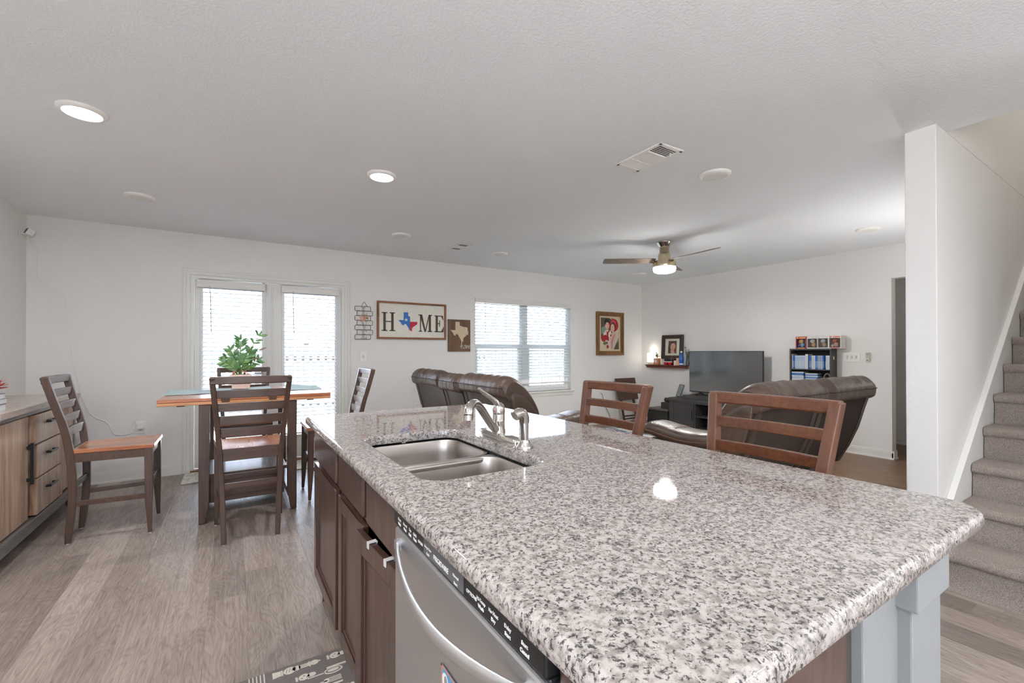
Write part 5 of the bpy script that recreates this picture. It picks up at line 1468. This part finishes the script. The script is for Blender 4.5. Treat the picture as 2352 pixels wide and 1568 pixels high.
def recliner(name, label, secs, loc, rotz, panel_m, arm_w=.25, group=None):
    t = thing(name, label, 'sofa', loc, rotz, group)
    Wd = secs[-1][1]
    for i, (a, b, kind) in enumerate(secs):
        m_ = MB()
        rows = [(-.012, .905), (.020, .80), (.066, .63), (.13, .47), (.20, .335)]
        g_ = .014
        vs = [(a + g_, y, z) for y, z in rows] + [(b - g_, y, z) for y, z in rows] + [(a + g_, y + .035, z) for y, z in rows] + [(b - g_, y + .035, z) for y, z in rows]
        n = len(rows); fs = []
        for k in range(n - 1):
            fs += [(k, k + 1, n + k + 1, n + k), (2 * n + k + 1, 2 * n + k, 3 * n + k, 3 * n + k + 1), (k + 1, k, 2 * n + k, 2 * n + k + 1), (n + k, n + k + 1, 3 * n + k + 1, 3 * n + k)]
        fs += [(0, n, 3 * n, 2 * n), (n - 1, 3 * n - 1, 4 * n - 1, 2 * n - 1)]
        m_.add(vs, fs, 0, True)
        bp = m_.build('rear_panel', panel_m, t, bevel=.006, angle=35)
        for xx in ((a + g_, a + g_ + .055), (b - g_ - .055, b - g_)):
            m_ = MB()      # leather border strip of the rear panel
            m_.rings([[(xx[0], y - .004, z), (xx[1], y - .004, z), (xx[1], y + .004, z), (xx[0], y + .004, z)] for y, z in rows], 0, False, True)
            m_.build('panel_border', 'leatherpanel', bp)
        m_ = MB()
        P = BACKP if kind == 'seat' else [(y * .96 - .004, z - .020 if z > .85 else z) for y, z in BACKP]
        sweep_x(m_, P, a + .004, b - .004, .0075 if kind == 'seat' else .009, i * 5.3, n=46, p=9, end=.20, fold=20 if kind == 'seat' else 30)
        bc = m_.build('back_cushion', 'leather', t, angle=60)
        m_ = MB()
        pts = []
        for k in range(25):
            u = -1 + 2 * k / 24; xx = (a + b) / 2 + u * ((b - a) / 2 - .012); q = 1 - .12 * abs(u) ** 9
            pts.append((xx, -.073 * q + .010 * abs(u) ** 9, .948 + .003 * mnoise.noise(Vector((u * 6, i, 0)))))
        m_.tube(pts, .0036, 6); m_.build('seam_piping', 'seam', bc)
        if kind == 'seat':
            m_ = MB(); A = max(a, arm_w if i == 0 else a); B = min(b, Wd - arm_w if i == len(secs) - 1 else b)
            m_.super(((A + B) / 2, .63, .435), ((B - A) / 2 - .006, .32, .085), .42, .35, 36, 14, fn=lambda p: p + Vector((0, 0, .006 * mnoise.noise(p * 9))))
            m_.build('seat_cushion', 'leather', t, angle=70)
            m_ = MB(); m_.super(((A + B) / 2, .93, .25), ((B - A) / 2 - .008, .045, .17), .4, .3, 28, 12); m_.build('footrest', 'leather', t, angle=70)
        else:
            MB().box(a + .01, b - .01, .34, .90, .10, .52).build('console_box', 'leather', t, bevel=.02, seg=3)
    MB().box(arm_w * .5, Wd - arm_w * .5, .235, .92, .06, .36).build('base', 'leatherpanel', t, bevel=.02)
    for s, (xa, xb) in ((0, (0.0, arm_w)), (1, (Wd - arm_w, Wd))):
        xc = (xa + xb) / 2; hw = arm_w / 2
        # arm body
        m_ = MB(); m_.super((xc, .565, .30), (hw - .012, .335, .29), .28, .3, 30, 14); m_.build('arm_body', 'leather', t, angle=70)
        # padded arm top with a dip
        m_ = MB(); rs = []; N = 30
        for i in range(N + 1):
            v = i / N; y = .18 + .715 * v
            zc_ = .640 + .016 * math.cos(v * 2 * PI * 1.0 + .4) - (.028 * max(0, v - .9) * 10)
            hh = .052 * (max(0, 1 - abs(2 * v - 1) ** 7) ** .45) + .004; ww = hw * (.90 + .12 * (max(0, 1 - abs(2 * v - 1) ** 6) ** .5))
            rs.append([(xc + ww * math.copysign(abs(math.cos(q)) ** .55, math.cos(q)), y, zc_ + hh * math.copysign(abs(math.sin(q)) ** .8, math.sin(q)) + .003 * mnoise.noise(Vector((xc + math.cos(q), y * 16, math.sin(q))))) for q in [2 * PI * k / 24 for k in range(24)]])
        m_.rings(rs, 0, True, True); ap_ = m_.build('arm_pad', 'leather', t, angle=70)
        m_ = MB()
        sd_ = -1 if s == 0 else 1
        m_.tube([(xc + sd_ * hw * 1.00, .22 + .6 * k / 14, .634 + .016 * math.cos((.04 + .84 * k / 14) * 2 * PI + .4)) for k in range(15)], .0028, 6)
        m_.tube([(xc - hw * .95 + 2 * hw * .95 * k / 10, .60, .645 + .046 * (1 - abs(-1 + 2 * k / 10) ** 4)) for k in range(11)], .0022, 6)
        m_.build('stitching', 'stitch', ap_)
        m_ = MB()
        # side wing of the back, outside the rear panel
        pr_ = catmull([(.02, .90), (.10, .90), (.20, .83), (.27, .72), (.30, .60), (.20, .55), (.12, .58), (.06, .72)], 3, closed=True)
        sweep_x(m_, pr_, (xa - .004) if s == 0 else xb - .05, (xa + .05) if s == 0 else xb + .004, .004, 3, n=14, p=4, end=.22, fold=8)
        m_.build('side_wing', 'leather', t, angle=60)
    MB().box(.06, Wd - .06, .28, .86, .0, .06).build('glide_rail', 'blackmatte', t)
    return t
recliner('reclining_loveseat', 'brown leather loveseat with middle console, its back turned to the island', [(0, .80, 'seat'), (.80, 1.245, 'console'), (1.245, 2.05, 'seat')], (1.785, 4.905, 0), -PI / 2, 'leatherpanel')
s2 = recliner('reclining_sofa', 'brown leather two-seat sofa with dark fabric back, in front of the TV stand', [(0, .81, 'seat'), (.81, 1.62, 'seat')], (2.600, 1.425, 0), 0, 'suede', .26)
# exposed mechanism between the lower halves of the rear panels
mb = MB(); mb.tube([(.80, .20, .50), (.77, .15, .42), (.60, .26, .30)], .008, 8); mb.tube([(.83, .18, .46), (.80, .20, .34), (1.0, .27, .28)], .008, 8); mb.box(.77, .85, .24, .26, .26, .56)
mb.build('recline_mechanism', flat(34, 32, 32, .25), s2)

# rug in the living room
rg = thing('area_rug', 'cream rug with grey bands and blue blocks in front of the TV', 'rug', (0, 0, 0))
RX0, RX1, RY0, RY1 = 3.05, 5.72, 2.55, 5.20
MB().box(RX0, RX1, RY0, RY1, .001, .012).build('rug_pile', flat(218, 214, 200, .95), rg, bevel=.003)
mb = MB()
def rb(x0, y0, x1, y1, w, m_i, z=.0122):
    dx, dy = x1 - x0, y1 - y0; L = math.hypot(dx, dy); nx, ny = -dy / L * w / 2, dx / L * w / 2
    mb.prism([(x0 - nx, y0 - ny), (x1 - nx, y1 - ny), (x1 + nx, y1 + ny), (x0 + nx, y0 + ny)], z - .001, z + .0004 + .0003 * m_i, lambda u, v, d: (u, v, d), m_i)
for (a, b, c, d) in ((RX0, RY1 - .02, RX1, RY1 - .02), (RX1 - .02, RY0, RX1 - .02, RY1), (RX0, RY0 + .02, RX1, RY0 + .02), (RX0 + .02, RY0, RX0 + .02, RY1)): rb(a, b, c, d, .05, 1)
cw, ch = .62, .56
for i in range(-1, 5):
    for j in range(-1, 6):
        cx = RX0 + .31 + i * cw + (cw / 2 if j % 2 else 0); cy = RY0 + .22 + j * ch * .93
        o = [(cx - .18, cy - .22), (cx + .18, cy - .22), (cx + .29, cy), (cx + .18, cy + .22), (cx - .18, cy + .22), (cx - .29, cy)]
        o = [(min(max(a, RX0 + .05), RX1 - .05), min(max(b, RY0 + .05), RY1 - .05)) for a, b in o]
        for k in range(6):
            a, b = o[k], o[(k + 1) % 6]
            if math.dist(a, b) < .05: continue
            rb(a[0], a[1], b[0], b[1], .070, 1)
            ia = (a[0] + (cx - a[0]) * .22, a[1] + (cy - a[1]) * .22); ib = (b[0] + (cx - b[0]) * .22, b[1] + (cy - b[1]) * .22)
            if math.dist(ia, ib) > .04: rb(ia[0], ia[1], ib[0], ib[1], .016, 2)
        for q in (-.05, .02, .09):
            if RX0 + .2 < cx + q < RX1 - .1 and RY0 + .2 < cy < RY1 - .2: rb(cx + q, cy - .10, cx + q, cy + .10, .012 if q else .04, 2 + 0)
        if RX0 + .3 < cx < RX1 - .3 and RY0 + .2 < cy < RY1 - .2: rb(cx - .16, cy - .11, cx - .16, cy + .11, .05, 2)
mb.build('rug_pattern', [flat(218, 214, 200, .95), flat(160, 164, 168, .95), flat(54, 88, 138, .95)], rg)

# TV stand and TV
tvs = thing('tv_stand', 'charcoal TV stand with panelled doors and open middle shelf', 'tv stand', (0, 0, 0))
TX0, TX1, TYa, TYb, TVZ = 5.900, 6.305, 2.98, 4.615, .500
mb = MB(); mb.box(TX0 - .012, TX1, TYa - .012, TYb + .012, TVZ - .034, TVZ); mb.build('top', 'charcoalwood', tvs, bevel=.003)
mb = MB(); mb.box(TX0, TX1, TYb - .025, TYb, .0, TVZ - .034); mb.box(TX0, TX1, TYa, TYa + .025, .0, TVZ - .034); mb.box(TX0, TX1, 4.145, 4.165, .04, TVZ - .034); mb.box(TX0, TX1, 3.44, 3.46, .04, TVZ - .034); mb.box(TX0, TX1, TYa, TYb, .04, .065); mb.box(TX1 - .01, TX1, TYa, TYb, .04, TVZ - .04); mb.box(TX0, TX0 + .02, TYa, TYb, TVZ - .065, TVZ - .034)
mb.build('carcass', 'charcoalwood', tvs, bevel=.001)
mb = MB(); mb.box(TX0 + .02, TX1 - .01, 3.46, 4.145, .235, .250); mb.build('shelf', 'charcoalwood', tvs)
for (a, b, hy) in ((4.170, 4.588, 4.195), (3.008, 3.436, 3.412)):
    m_ = MB(); m_.box(TX0 - .004, TX0 + .014, a, b, .066, TVZ - .068); d_ = m_.build('door', 'charcoalwood', tvs, bevel=.002)
    m_ = MB(); m_.box(TX0 - .010, TX0 - .004, b - .060, b, .066, TVZ - .068) ; m_.box(TX0 - .010, TX0 - .004, a, a + .012, .066, TVZ - .068); m_.build('door_stile', 'charcoalwood', d_, bevel=.001)
    MB().box(TX0 - .018, TX0 - .010, hy - .007, hy + .007, .19, .33).build('handle', 'black', d_, bevel=.002)
rs_ = MB().box(5.925, 6.270, 3.22, 4.390, TVZ, TVZ + .056).build('tv_riser', 'charcoalwood', bevel=.003)
tag(rs_, 'low charcoal riser board on the stand under the TV', 'riser')
tv = thing('television', 'large flat screen TV with slim black bezel on splayed feet', 'tv', (6.105, 3.818, TVZ + .056))
hw_ = .574; z0, z1 = .044, .680
MB().box(-.002, .030, -hw_, hw_, z0, z1).build('cabinet', 'black', tv, bevel=.003)
MB().box(.030, .062, -.40, .40, z0 + .03, z0 + .34).build('rear_housing', 'blackmatte', tv, bevel=.010)
MB().box(-.0032, -.002, -hw_ + .006, hw_ - .006, z0 + .014, z1 - .006).build('screen', 'screen', tv)
for yy in (.385, -.385):
    m_ = MB(); m_.tube([(.014, yy, .046), (-.02, yy + .01, .022), (-.085, yy + .015, .005)], [.008, .007, .005], 8); m_.tube([(.014, yy, .046), (.05, yy + .01, .022), (.115, yy + .015, .005)], [.008, .007, .005], 8)
    m_.build('foot', 'black', tv)
# framed photo standing on the stand
pfm = thing('photo_frame', 'small grey framed photo leaning back on the left end of the TV stand', 'frame', (6.080, 4.665 - .02, TVZ))
X = Matrix.Translation((0, -.065, .002)) @ Matrix.Rotation(math.radians(-28), 4, 'Z') @ Matrix.Rotation(math.radians(20), 4, 'Y')
side = lambda u, v, d: (d, u, v)
mb = MB(); mb.X = X
for (a, b, c, d) in ((-.078, .078, .0, .016), (-.078, .078, .190, .206), (-.078, -.062, .016, .190), (.062, .078, .016, .190)): mb.box(-.010, .006, a, b, c, d)
mb.build('frame', flat(92, 92, 92, .3), pfm, bevel=.002)
mb = MB(); mb.X = X; mb.box(-.002, .002, -.063, .063, .015, .191); mb.build('photo', flat(150, 164, 166, .12), pfm)
mb = MB(); mb.X = X; mb.box(-.0026, -.0018, -.045, .045, .03, .17); mb.build('photo_print', flat(120, 136, 138, .12), pfm)
mb = MB(); mb.tube([(.050, -.05, .10), (.085, -.045, .004)], .006, 6); mb.build('easel_strut', flat(60, 60, 60), pfm)

# subwoofer-like box and small devices beside the stand
ob = thing('storage_box', 'black wood-grain box on the floor beside the left end of the TV stand', 'box', (6.09, 4.860, 0))
MB().box(-.185, .185, -.205, .205, .010, .250).build('box_body', wood('black_grain_wood', (46, 44, 40), (30, 29, 27), (18, 17, 16), 'y', coat=.1, rough=.5, blot=.9), ob, bevel=.010, seg=3)
MB().box(-.192, .192, -.212, .212, .252, .294).build('lid', flat(84, 76, 68, .45), ob, bevel=.018, seg=4)
for a in (-1, 1):
    for b in (-1, 1): MB().cyl((a * .15, b * .17, 0), .015, 0, .010, 12).build('foot', 'black', ob)
mb = MB().box(-.11, .11, -.085, .085, .001, .096)
bx2 = mb.build('media_box', flat(58, 56, 54, .5), bevel=.004, loc=(6.13, 4.790, .294)); tag(bx2, 'small dark box sitting on the black wood-grain box', 'box')
cy_ = thing('speaker_tube', 'dark cylinder speaker lying on the small dark box', 'speaker', (6.12, 4.780, .392))
m_ = MB(); m_.X = Matrix.Translation((0, 0, .036)) @ Matrix.Rotation(PI / 2, 4, 'X'); m_.lathe([(.030, -.085), (.034, -.080), (.034, .080), (.030, .085)], n=28); m_.build('mesh_body', flat(66, 60, 54, .7), cy_)
m_ = MB(); m_.box(-.02, .02, -.05, .05, -.0, .006); m_.build('stand_pad', 'black', cy_)

# folded tray table leaning in the corner
tr = thing('tray_table', 'folded brown wooden tray table leaning upright near the back corner', 'table', (5.80, 5.30, 0))
lean = math.atan2(.17, .76)
X = Matrix.Rotation(-lean, 4, 'X')
mb = MB(); mb.X = X; mb.box(-.235, .255, -.010, .010, .405, .785); mb.build('tray_top', 'traybrown', tr, bevel=.006)
for xx in (-.155, .150):
    mb = MB(); mb.X = X; mb.box(xx - .016, xx + .016, .012, .034, .006, .740); mb.build('leg', 'traybrown', tr, bevel=.003)
for xx in (-.120, .190):
    mb = MB(); mb.X = X; mb.box(xx - .014, xx + .014, .036, .056, .010, .735); mb.build('leg', 'traybrown', tr, bevel=.003)
mb = MB(); mb.X = X; mb.box(-.14, .15, .014, .032, .072, .098); mb.box(-.12, .19, .036, .054, .12, .146); mb.build('stretcher', 'traybrown', tr, bevel=.002)

# wall shelf and what stands on it
ws = thing('wall_shelf', 'cherry wood wall shelf with crown moulding edge, left of the TV', 'shelf', (XR, 4.965, 1.000))
WL = .400
mb = MB()
prof = [(0, 0), (-.125, 0), (-.125, -.010), (-.116, -.014), (-.112, -.022), (-.098, -.030), (-.094, -.036), (-.094, -.054), (0, -.054)]
mb.prism([(a, b) for a, b in prof], -WL, WL, lambda u, v, d: (u, d, v)); mb.build('shelf_board', 'shelfwood', ws, bevel=.0015)
mb = MB(); mb.box(-.132, 0, -WL - .008, WL + .008, -.008, .0); mb.build('shelf_lip', 'shelfwood', ws, bevel=.002)
SZ_ = 1.0005
def onshelf(name, label, cat, y, x=6.262): return thing(name, label, cat, (x, y, SZ_))
lp = onshelf('table_lamp', 'small glowing white box lamp at the left end of the wall shelf', 'lamp', 5.272)
MB().box(-.042, .042, -.058, .058, .048, .200).build('lamp_shade', 'litlamp', lp, bevel=.004)
mb = MB(); mb.box(-.036, .036, -.050, .050, 0, .012); mb.box(-.030, .030, -.045, .045, .012, .047); mb.build('lamp_base', flat(196, 188, 178, .5), lp, bevel=.002)
area('shelf_lamp_glow', (6.262, 5.272, SZ_ + .235), (PI, 0, 0), .06, .06, .12, (1, .9, .75))
tn = onshelf('tin_planter', 'orange printed tin with a bushy green plant on the wall shelf', 'planter', 5.150)
MB().box(-.036, .036, -.046, .046, 0, .112).build('tin', flat(206, 140, 98, .4), tn, bevel=.003)
mb = MB(); mb.prism(ellp(0, .062, .028, .030), -.0375, -.036, side); mb.build('tin_badge', flat(206, 208, 216, .5), tn)
mb = MB(); rr = random.Random(2)
for k in range(64):
    a = rr.uniform(0, 2 * PI); e = rr.uniform(.15, 1.4); q = rr.uniform(.01, .055)
    c = (q * math.cos(a) * math.cos(e) * .7, q * math.sin(a) * math.cos(e), .115 + q * 1.4 * math.sin(e)); leaflet(mb, c, (math.cos(a) * math.cos(e), math.sin(a) * math.cos(e), math.sin(e)), (0, 0, 1), rr.uniform(.02, .036), .013)
mb.tube([(0, .03, .12), (0, .05, .22)], .002, 5); mb.tube([(0, .0, .11), (0, -.0, .16)], .004, 5)
for k in range(14): leaflet(mb, (0, .045 + rr.uniform(-.015, .03), .19 + rr.uniform(0, .06)), (rr.uniform(-1, 1), rr.uniform(-1, 1), .5), (0, 0, 1), .014, .008, 1)
mb.build('foliage', [flat(112, 146, 88, .5), flat(206, 206, 180, .6)], tn)
psd = onshelf('display_stand', 'small black box stand under the large framed portrait on the wall shelf', 'stand', 4.885, 6.285)
mb = MB(); mb.loft([(-.040, .040, -.080, .080, 0), (-.036, .036, -.095, .095, .060), (-.040, .044, -.104, .104, .098)]); mb.build('stand_body', flat(40, 34, 34, .4), psd, bevel=.003)
pt = onshelf('framed_portrait', 'large dark framed portrait of a smiling person with cream mat on the wall shelf', 'picture', 4.850, 6.300)
pt.location.z = SZ_ + .099
hw3, hh3 = .208, .205
X = Matrix.Translation((0, 0, hh3 + .001)) @ Matrix.Rotation(math.radians(3), 4, 'Y')
m_ = MB(); m_.X = X
for a, b, d in ((0, .028, .030), (.028, .045, .022), (.045, .062, .026)):
    for (y0, y1, zA, zB) in ((-hw3 + a, hw3 - a, hh3 - b, hh3 - a), (-hw3 + a, hw3 - a, -hh3 + a, -hh3 + b), (-hw3 + a, -hw3 + b, -hh3 + b, hh3 - b), (hw3 - b, hw3 - a, -hh3 + b, hh3 - b)): m_.box(-d, 0, y0, y1, zA, zB)
m_.build('frame', wood('dark_wenge_frame', (78, 64, 58), (60, 48, 44), (42, 32, 30), 'z', coat=.4, rough=.3), pt, bevel=.003)
m_ = MB(); m_.X = X; m_.box(-.010, -.002, -hw3 + .058, hw3 - .058, -hh3 + .058, hh3 - .058); m_.build('mat_board', flat(214, 214, 196, .7), pt)
mb = MB(); mb.X = X
for i, (pl, m_i) in enumerate([([(-.082, -.108), (.082, -.108), (.082, .104), (-.082, .104)], 0), ([(-.06, -.108), (.082, -.108), (.082, .02), (.03, .04), (-.05, -.05)], 4), (ellp(0.0, .020, .050, .066), 1), (ellp(.005, .002, .044, .064), 2), (ellp(.018, .012, .042, .052), 2), ([(-.035, -.06), (.03, -.06), (.05, -.108), (-.045, -.108)], 2), (ellp(.022, .018, .006, .003, 8), 1), (ellp(-.012, .018, .006, .003, 8), 1), (ellp(.005, -.030, .014, .0035, 10), 3), ([(.002, .01), (.008, .01), (.012, -.012), (-.001, -.012)], 5), ([(-.082, .02), (-.06, -.02), (-.035, -.08), (-.02, -.108), (-.082, -.108)], 1)]):
    mb.prism(pl, -.0118 - .0004 * i, -.0102, lambda u, v, d: (d, -u, v), m_i)
mb.build('portrait_print', [flat(92, 72, 66), flat(52, 40, 38), flat(206, 158, 130), flat(150, 84, 74), flat(104, 74, 70), flat(186, 138, 112)], pt)
G4 = 'small red bowls on the wall shelf'
for yy, lb in ((4.925, 'red and white patterned bowl on the shelf, nearer the glowing lamp'), (4.845, 'red and white patterned bowl on the shelf, holding a thin stick')):
    t = thing('bowl', lb, 'bowl', (6.222, yy, SZ_), 0, G4)
    MB().lathe([(.020, 0), (.026, .004), (.036, .036), (.040, .062), (.037, .062), (.032, .036), (.022, .008), (.001, .006)], n=28).build('bowl_body', flat(190, 30, 40, .3), t)
    MB().lathe([(.0405, .050), (.0412, .063), (.0385, .0635)], n=28, cap=False).build('rim_band', flat(224, 216, 210, .3), t)
tag(MB().tube([(6.226, 4.842, SZ_ + .012), (6.235, 4.812, SZ_ + .165)], .0022, 6).build('incense_stick', flat(176, 150, 112)), 'thin stick standing in the red bowl on the wall shelf', 'stick')
cdl = onshelf('candle', 'cream pillar candle on the wall shelf right of the black stand', 'candle', 4.752, 6.235)
MB().lathe([(.028, 0), (.028, .078), (.022, .080), (.001, .078)], n=24).build('wax', flat(214, 202, 186, .5), cdl)
MB().tube([(0, 0, .078), (0, .001, .088)], .001, 5).build('wick', 'black', cdl)
bxo = onshelf('spice_box', 'slim orange and cream carton beside the blue bottle on the wall shelf', 'carton', 4.692, 6.235)
MB().box(-.025, .025, -.025, .025, 0, .122).build('carton', flat(222, 172, 126, .5), bxo, bevel=.002)
mb = MB(); mb.prism(ellp(0, .085, .012, .018), -.0262, -.025, side); mb.build('carton_badge', flat(180, 196, 216), bxo)
bt = onshelf('water_bottle', 'blue plastic bottle with white cap on the wall shelf', 'bottle', 4.640, 6.240)
MB().lathe([(.030, .0), (.036, .006), (.037, .03), (.034, .05), (.037, .07), (.037, .12), (.034, .145), (.024, .180), (.014, .205), (.014, .212)], n=32).build('bottle_body', plain('translucent_blue', (28, 92, 176), .12, coat=.5), bt)
MB().lathe([(.0165, .210), (.0165, .232), (.014, .235), (.001, .235)], n=24).build('cap', 'plate', bt)
MB().lathe([(.0375, .012), (.0378, .035)], n=32, cap=False).build('label_band', flat(206, 214, 222), bt)
vs_ = onshelf('glass_vase', 'clear glass vase of green sprigs at the TV end of the wall shelf', 'vase', 4.560 + .03, 6.285)
vs_.location.y = 4.556
MB().lathe([(.022, 0), (.026, .004), (.028, .05), (.018, .11), (.020, .150), (.018, .150), (.016, .11), (.026, .05), (.022, .008), (.001, .008)], n=28).build('vase_glass', 'vaseglass', vs_)
mb = MB()
for k in range(9):
    a = 2 * PI * k / 9; tip = (.035 * math.cos(a), .026 * math.sin(a), .235 + .03 * math.sin(k * 2.1)); P = bez((0, 0, .02), (0, 0, .14), (tip[0] * .5, tip[1] * .5, .18), tip, 8); mb.tube(P, .0016, 5)
    for q in range(3, 9):
        for s in (-1, 1): leaflet(mb, P[q], (math.cos(a + s), math.sin(a + s), .6), (0, 0, 1), .024, .008)
mb.build('sprigs', flat(104, 128, 76, .5), vs_)
mb = MB(); mb.tube([(0, .01, .1), (-.005, .035, .290)], .0014, 5); mb.super((-.005, .036, .296), (.013, .013, .011), 1, 1, 12, 8); mb.build('thistle', flat(110, 110, 124, .7), vs_)

# bookcase with game cases, figure boxes on top
bk = thing('media_rack', 'narrow dark media rack with rows of cases, behind the sofa', 'bookcase', (0, 0, 0))
BX0, BX1, BY0, BY1, BZ = 6.180, 6.328, 2.462, 2.942, 1.247
mb = MB(); mb.box(BX0, BX1, BY0, BY0 + .018, 0, BZ); mb.box(BX0, BX1, BY1 - .018, BY1, 0, BZ); mb.build('side_panel', 'charcoalwood', bk, bevel=.001)
MB().box(BX0, BX1, BY0, BY1, BZ - .001, BZ + .0175).build('top_panel', 'charcoalwood', bk, bevel=.001)
MB().box(BX1 - .006, BX1, BY0, BY1, 0, BZ).build('back_panel', 'blackmatte', bk)
SHZ = (1.004, .786, .57, .35, .06)
for z in SHZ: MB().box(BX0 + .002, BX1 - .006, BY0 + .018, BY1 - .018, z - .012, z).build('shelf', 'charcoalwood', bk)
MB().box(BX0 + .05, BX0 + .075, BY0 - .0015, BY0, 1.128, 1.168).build('side_sticker', flat(214, 206, 176), bk)
rr = random.Random(9)
blue, pale, white, grey, sky, cream = (44, 104, 178), (168, 186, 204), (206, 208, 212), (150, 152, 156), (90, 160, 214), (214, 190, 166)
cols = [(cream, 'cream')] + [(blue, 'blue')] * 3 + [(pale, 'pale blue')] * 12 + [(white, 'white')] * 3 + [None] + [(blue, 'blue')] * 3 + [(cream, 'cream'), (white, 'white'), (pale, 'pale blue'), (white, 'white')] + [(blue, 'blue')] * 3 + [(grey, 'grey')] * 3 + [(sky, 'sky blue'), (cream, 'cream')] + [(blue, 'blue')] * 2 + [None] + [(blue, 'blue')] + [(white, 'white')] * 4
n_ = len(cols); avail = (BY1 - .022) - (BY0 + .024); th = avail / n_
for k, c in enumerate(cols):
    if c is None: continue
    y1 = BY1 - .022 - k * th; hgt = .172 if c[1] != 'white' or k > 20 else .190
    if k == 0: hgt = .192
    o = MB(); d0 = -.126 + rr.uniform(0, .006)
    o.box(d0, 0, -th * .47, th * .47, 0, hgt, 0); o.box(d0 - .0006, d0 + .004, -th * .46, th * .46, hgt - .016, hgt - .004, 1); o.box(d0 - .0006, d0 + .004, -th * .40, th * .40, .02, hgt * .6, 2)
    ob_ = o.build('disc_case', [flat(*c[0], .3), flat(*[min(255, int(v * 1.12)) for v in c[0]], .3), flat(*[int(v * .55 + 90) for v in c[0]], .4)], loc=(BX1 - .010, y1 - th / 2, SHZ[0] + .0005))
    lab = c[1] + ' disc case standing in the upper row of the media rack'
    if k == 0: lab = 'tall cream disc case at the end of the upper rack row nearest the TV'
    tag(ob_, lab, 'disc case', 'disc cases standing in the media rack')
for si, (ya, w_) in enumerate(((BY1 - .022 - .075, .150), (BY1 - .022 - .235, .150))):
    z = SHZ[1] + .0005
    for k in range(12 if si == 0 else 11):
        c = rr.choice([(pale, 'pale'), (white, 'white'), (grey, 'grey'), (blue, 'blue')] if k < 9 else [(blue, 'blue'), (white, 'white')])
        o = MB(); o.box(-.132, 0, -.070, .070, 0, .0145, 0); o.box(-.1326, -.128, -.055, .030, .004, .011, 1)
        ob_ = o.build('disc_case', [flat(*c[0], .3), flat(*[int(v * .6 + 70) for v in c[0]], .4)], loc=(BX1 - .010 - rr.uniform(0, .006), ya + rr.uniform(-.003, .003), z))
        tag(ob_, c[1] + (' disc case in the flat stack next to the left side panel of the rack' if si == 0 else ' disc case lying in the middle flat stack of the rack'), 'disc case', 'disc cases lying in flat stacks in the media rack')
        z += .0150
hd_ = thing('headset', 'dark folded headset beside the flat stacks of cases in the rack', 'headset', (BX1 - .075, BY0 + .075, SHZ[1] + .0005))
mb = MB(); P = [(.0, .045 * math.cos(a), .050 + .115 * math.sin(a)) for a in [PI * k / 14 for k in range(15)]]; mb.tube(P, .0085, 8); mb.build('headband', flat(130, 128, 122, .5), hd_)
for s in (-1, 1): MB().super((-.005, s * .040, .042), (.038, .014, .038), .8, .8, 18, 10).build('ear_cup', flat(70, 68, 66, .5), hd_)
G5 = 'boxed figures on top of the media rack'
BZT = BZ + .0180
spec = (('red and white window carton at the far end of the row on the rack', 2.810, (176, 48, 60), (120, 96, 104), ((120, 160, 200), (230, 190, 90), (60, 70, 150)), .155),
        ('white window carton with tan lumps, second from the red carton', 2.680, (216, 214, 210), (96, 78, 62), ((196, 160, 120), (214, 206, 190), (110, 80, 56)), .156),
        ('white window carton with a curved clear panel, third from the red carton', 2.560, (218, 216, 208), (112, 104, 92), ((176, 150, 120), (206, 212, 218), (90, 70, 60)), .156),
        ('orange and white window carton overhanging the side edge of the rack', 2.432, (220, 214, 206), (112, 108, 100), ((228, 180, 170), (210, 96, 70), (236, 206, 190)), .158))
for lab, yc2, fcol, inner, blobs, hgt in spec:
    t = thing('figure_box', lab, 'box', (6.255, yc2, BZT), 0, G5); hw4 = .0615 if yc2 > 2.5 else .066; dp = .060
    mb = MB(); mb.box(-dp, dp, -hw4, hw4, 0, .012); mb.box(-dp, dp, -hw4, hw4, hgt - .030, hgt); mb.box(-dp, dp, -hw4, -hw4 + .008, .012, hgt - .03); mb.box(-dp, dp, hw4 - .008, hw4, .012, hgt - .03); mb.box(dp - .004, dp, -hw4, hw4, 0, hgt)
    mb.build('carton', flat(*fcol, .5), t, bevel=.001)
    MB().box(-dp + .045, -dp + .047, -hw4 + .008, hw4 - .008, .012, hgt - .03).build('inner_card', flat(*inner, .6), t)
    mb = MB(); mb.super((-dp + .022, -.008, .046), (.018, .026, .028), .9, .9, 16, 10, 0); mb.super((-dp + .022, .004, .094), (.018, .028, .024), .9, .9, 16, 10, 1); mb.super((-dp + .016, .030, .034), (.012, .014, .018), .9, .9, 12, 8, 2)
    mb.build('packed_toy', [flat(*b_, .5) for b_ in blobs], t)
    MB().box(-dp - .0003, -dp + .0004, -hw4 + .008, hw4 - .008, .012, hgt - .03).build('clear_window', 'glass', t)
    mb = MB(); mb.box(-dp - .0008, -dp, -hw4 + .01, hw4 * .3, hgt - .022, hgt - .010); mb.box(-dp - .0008, -dp, hw4 * .5, hw4 - .01, hgt - .024, hgt - .008); mb.box(-dp - .0008, -dp, -hw4 + .02, hw4 - .02, .003, .010)
    mb.build('carton_print', flat(*blobs[1], .5), t)
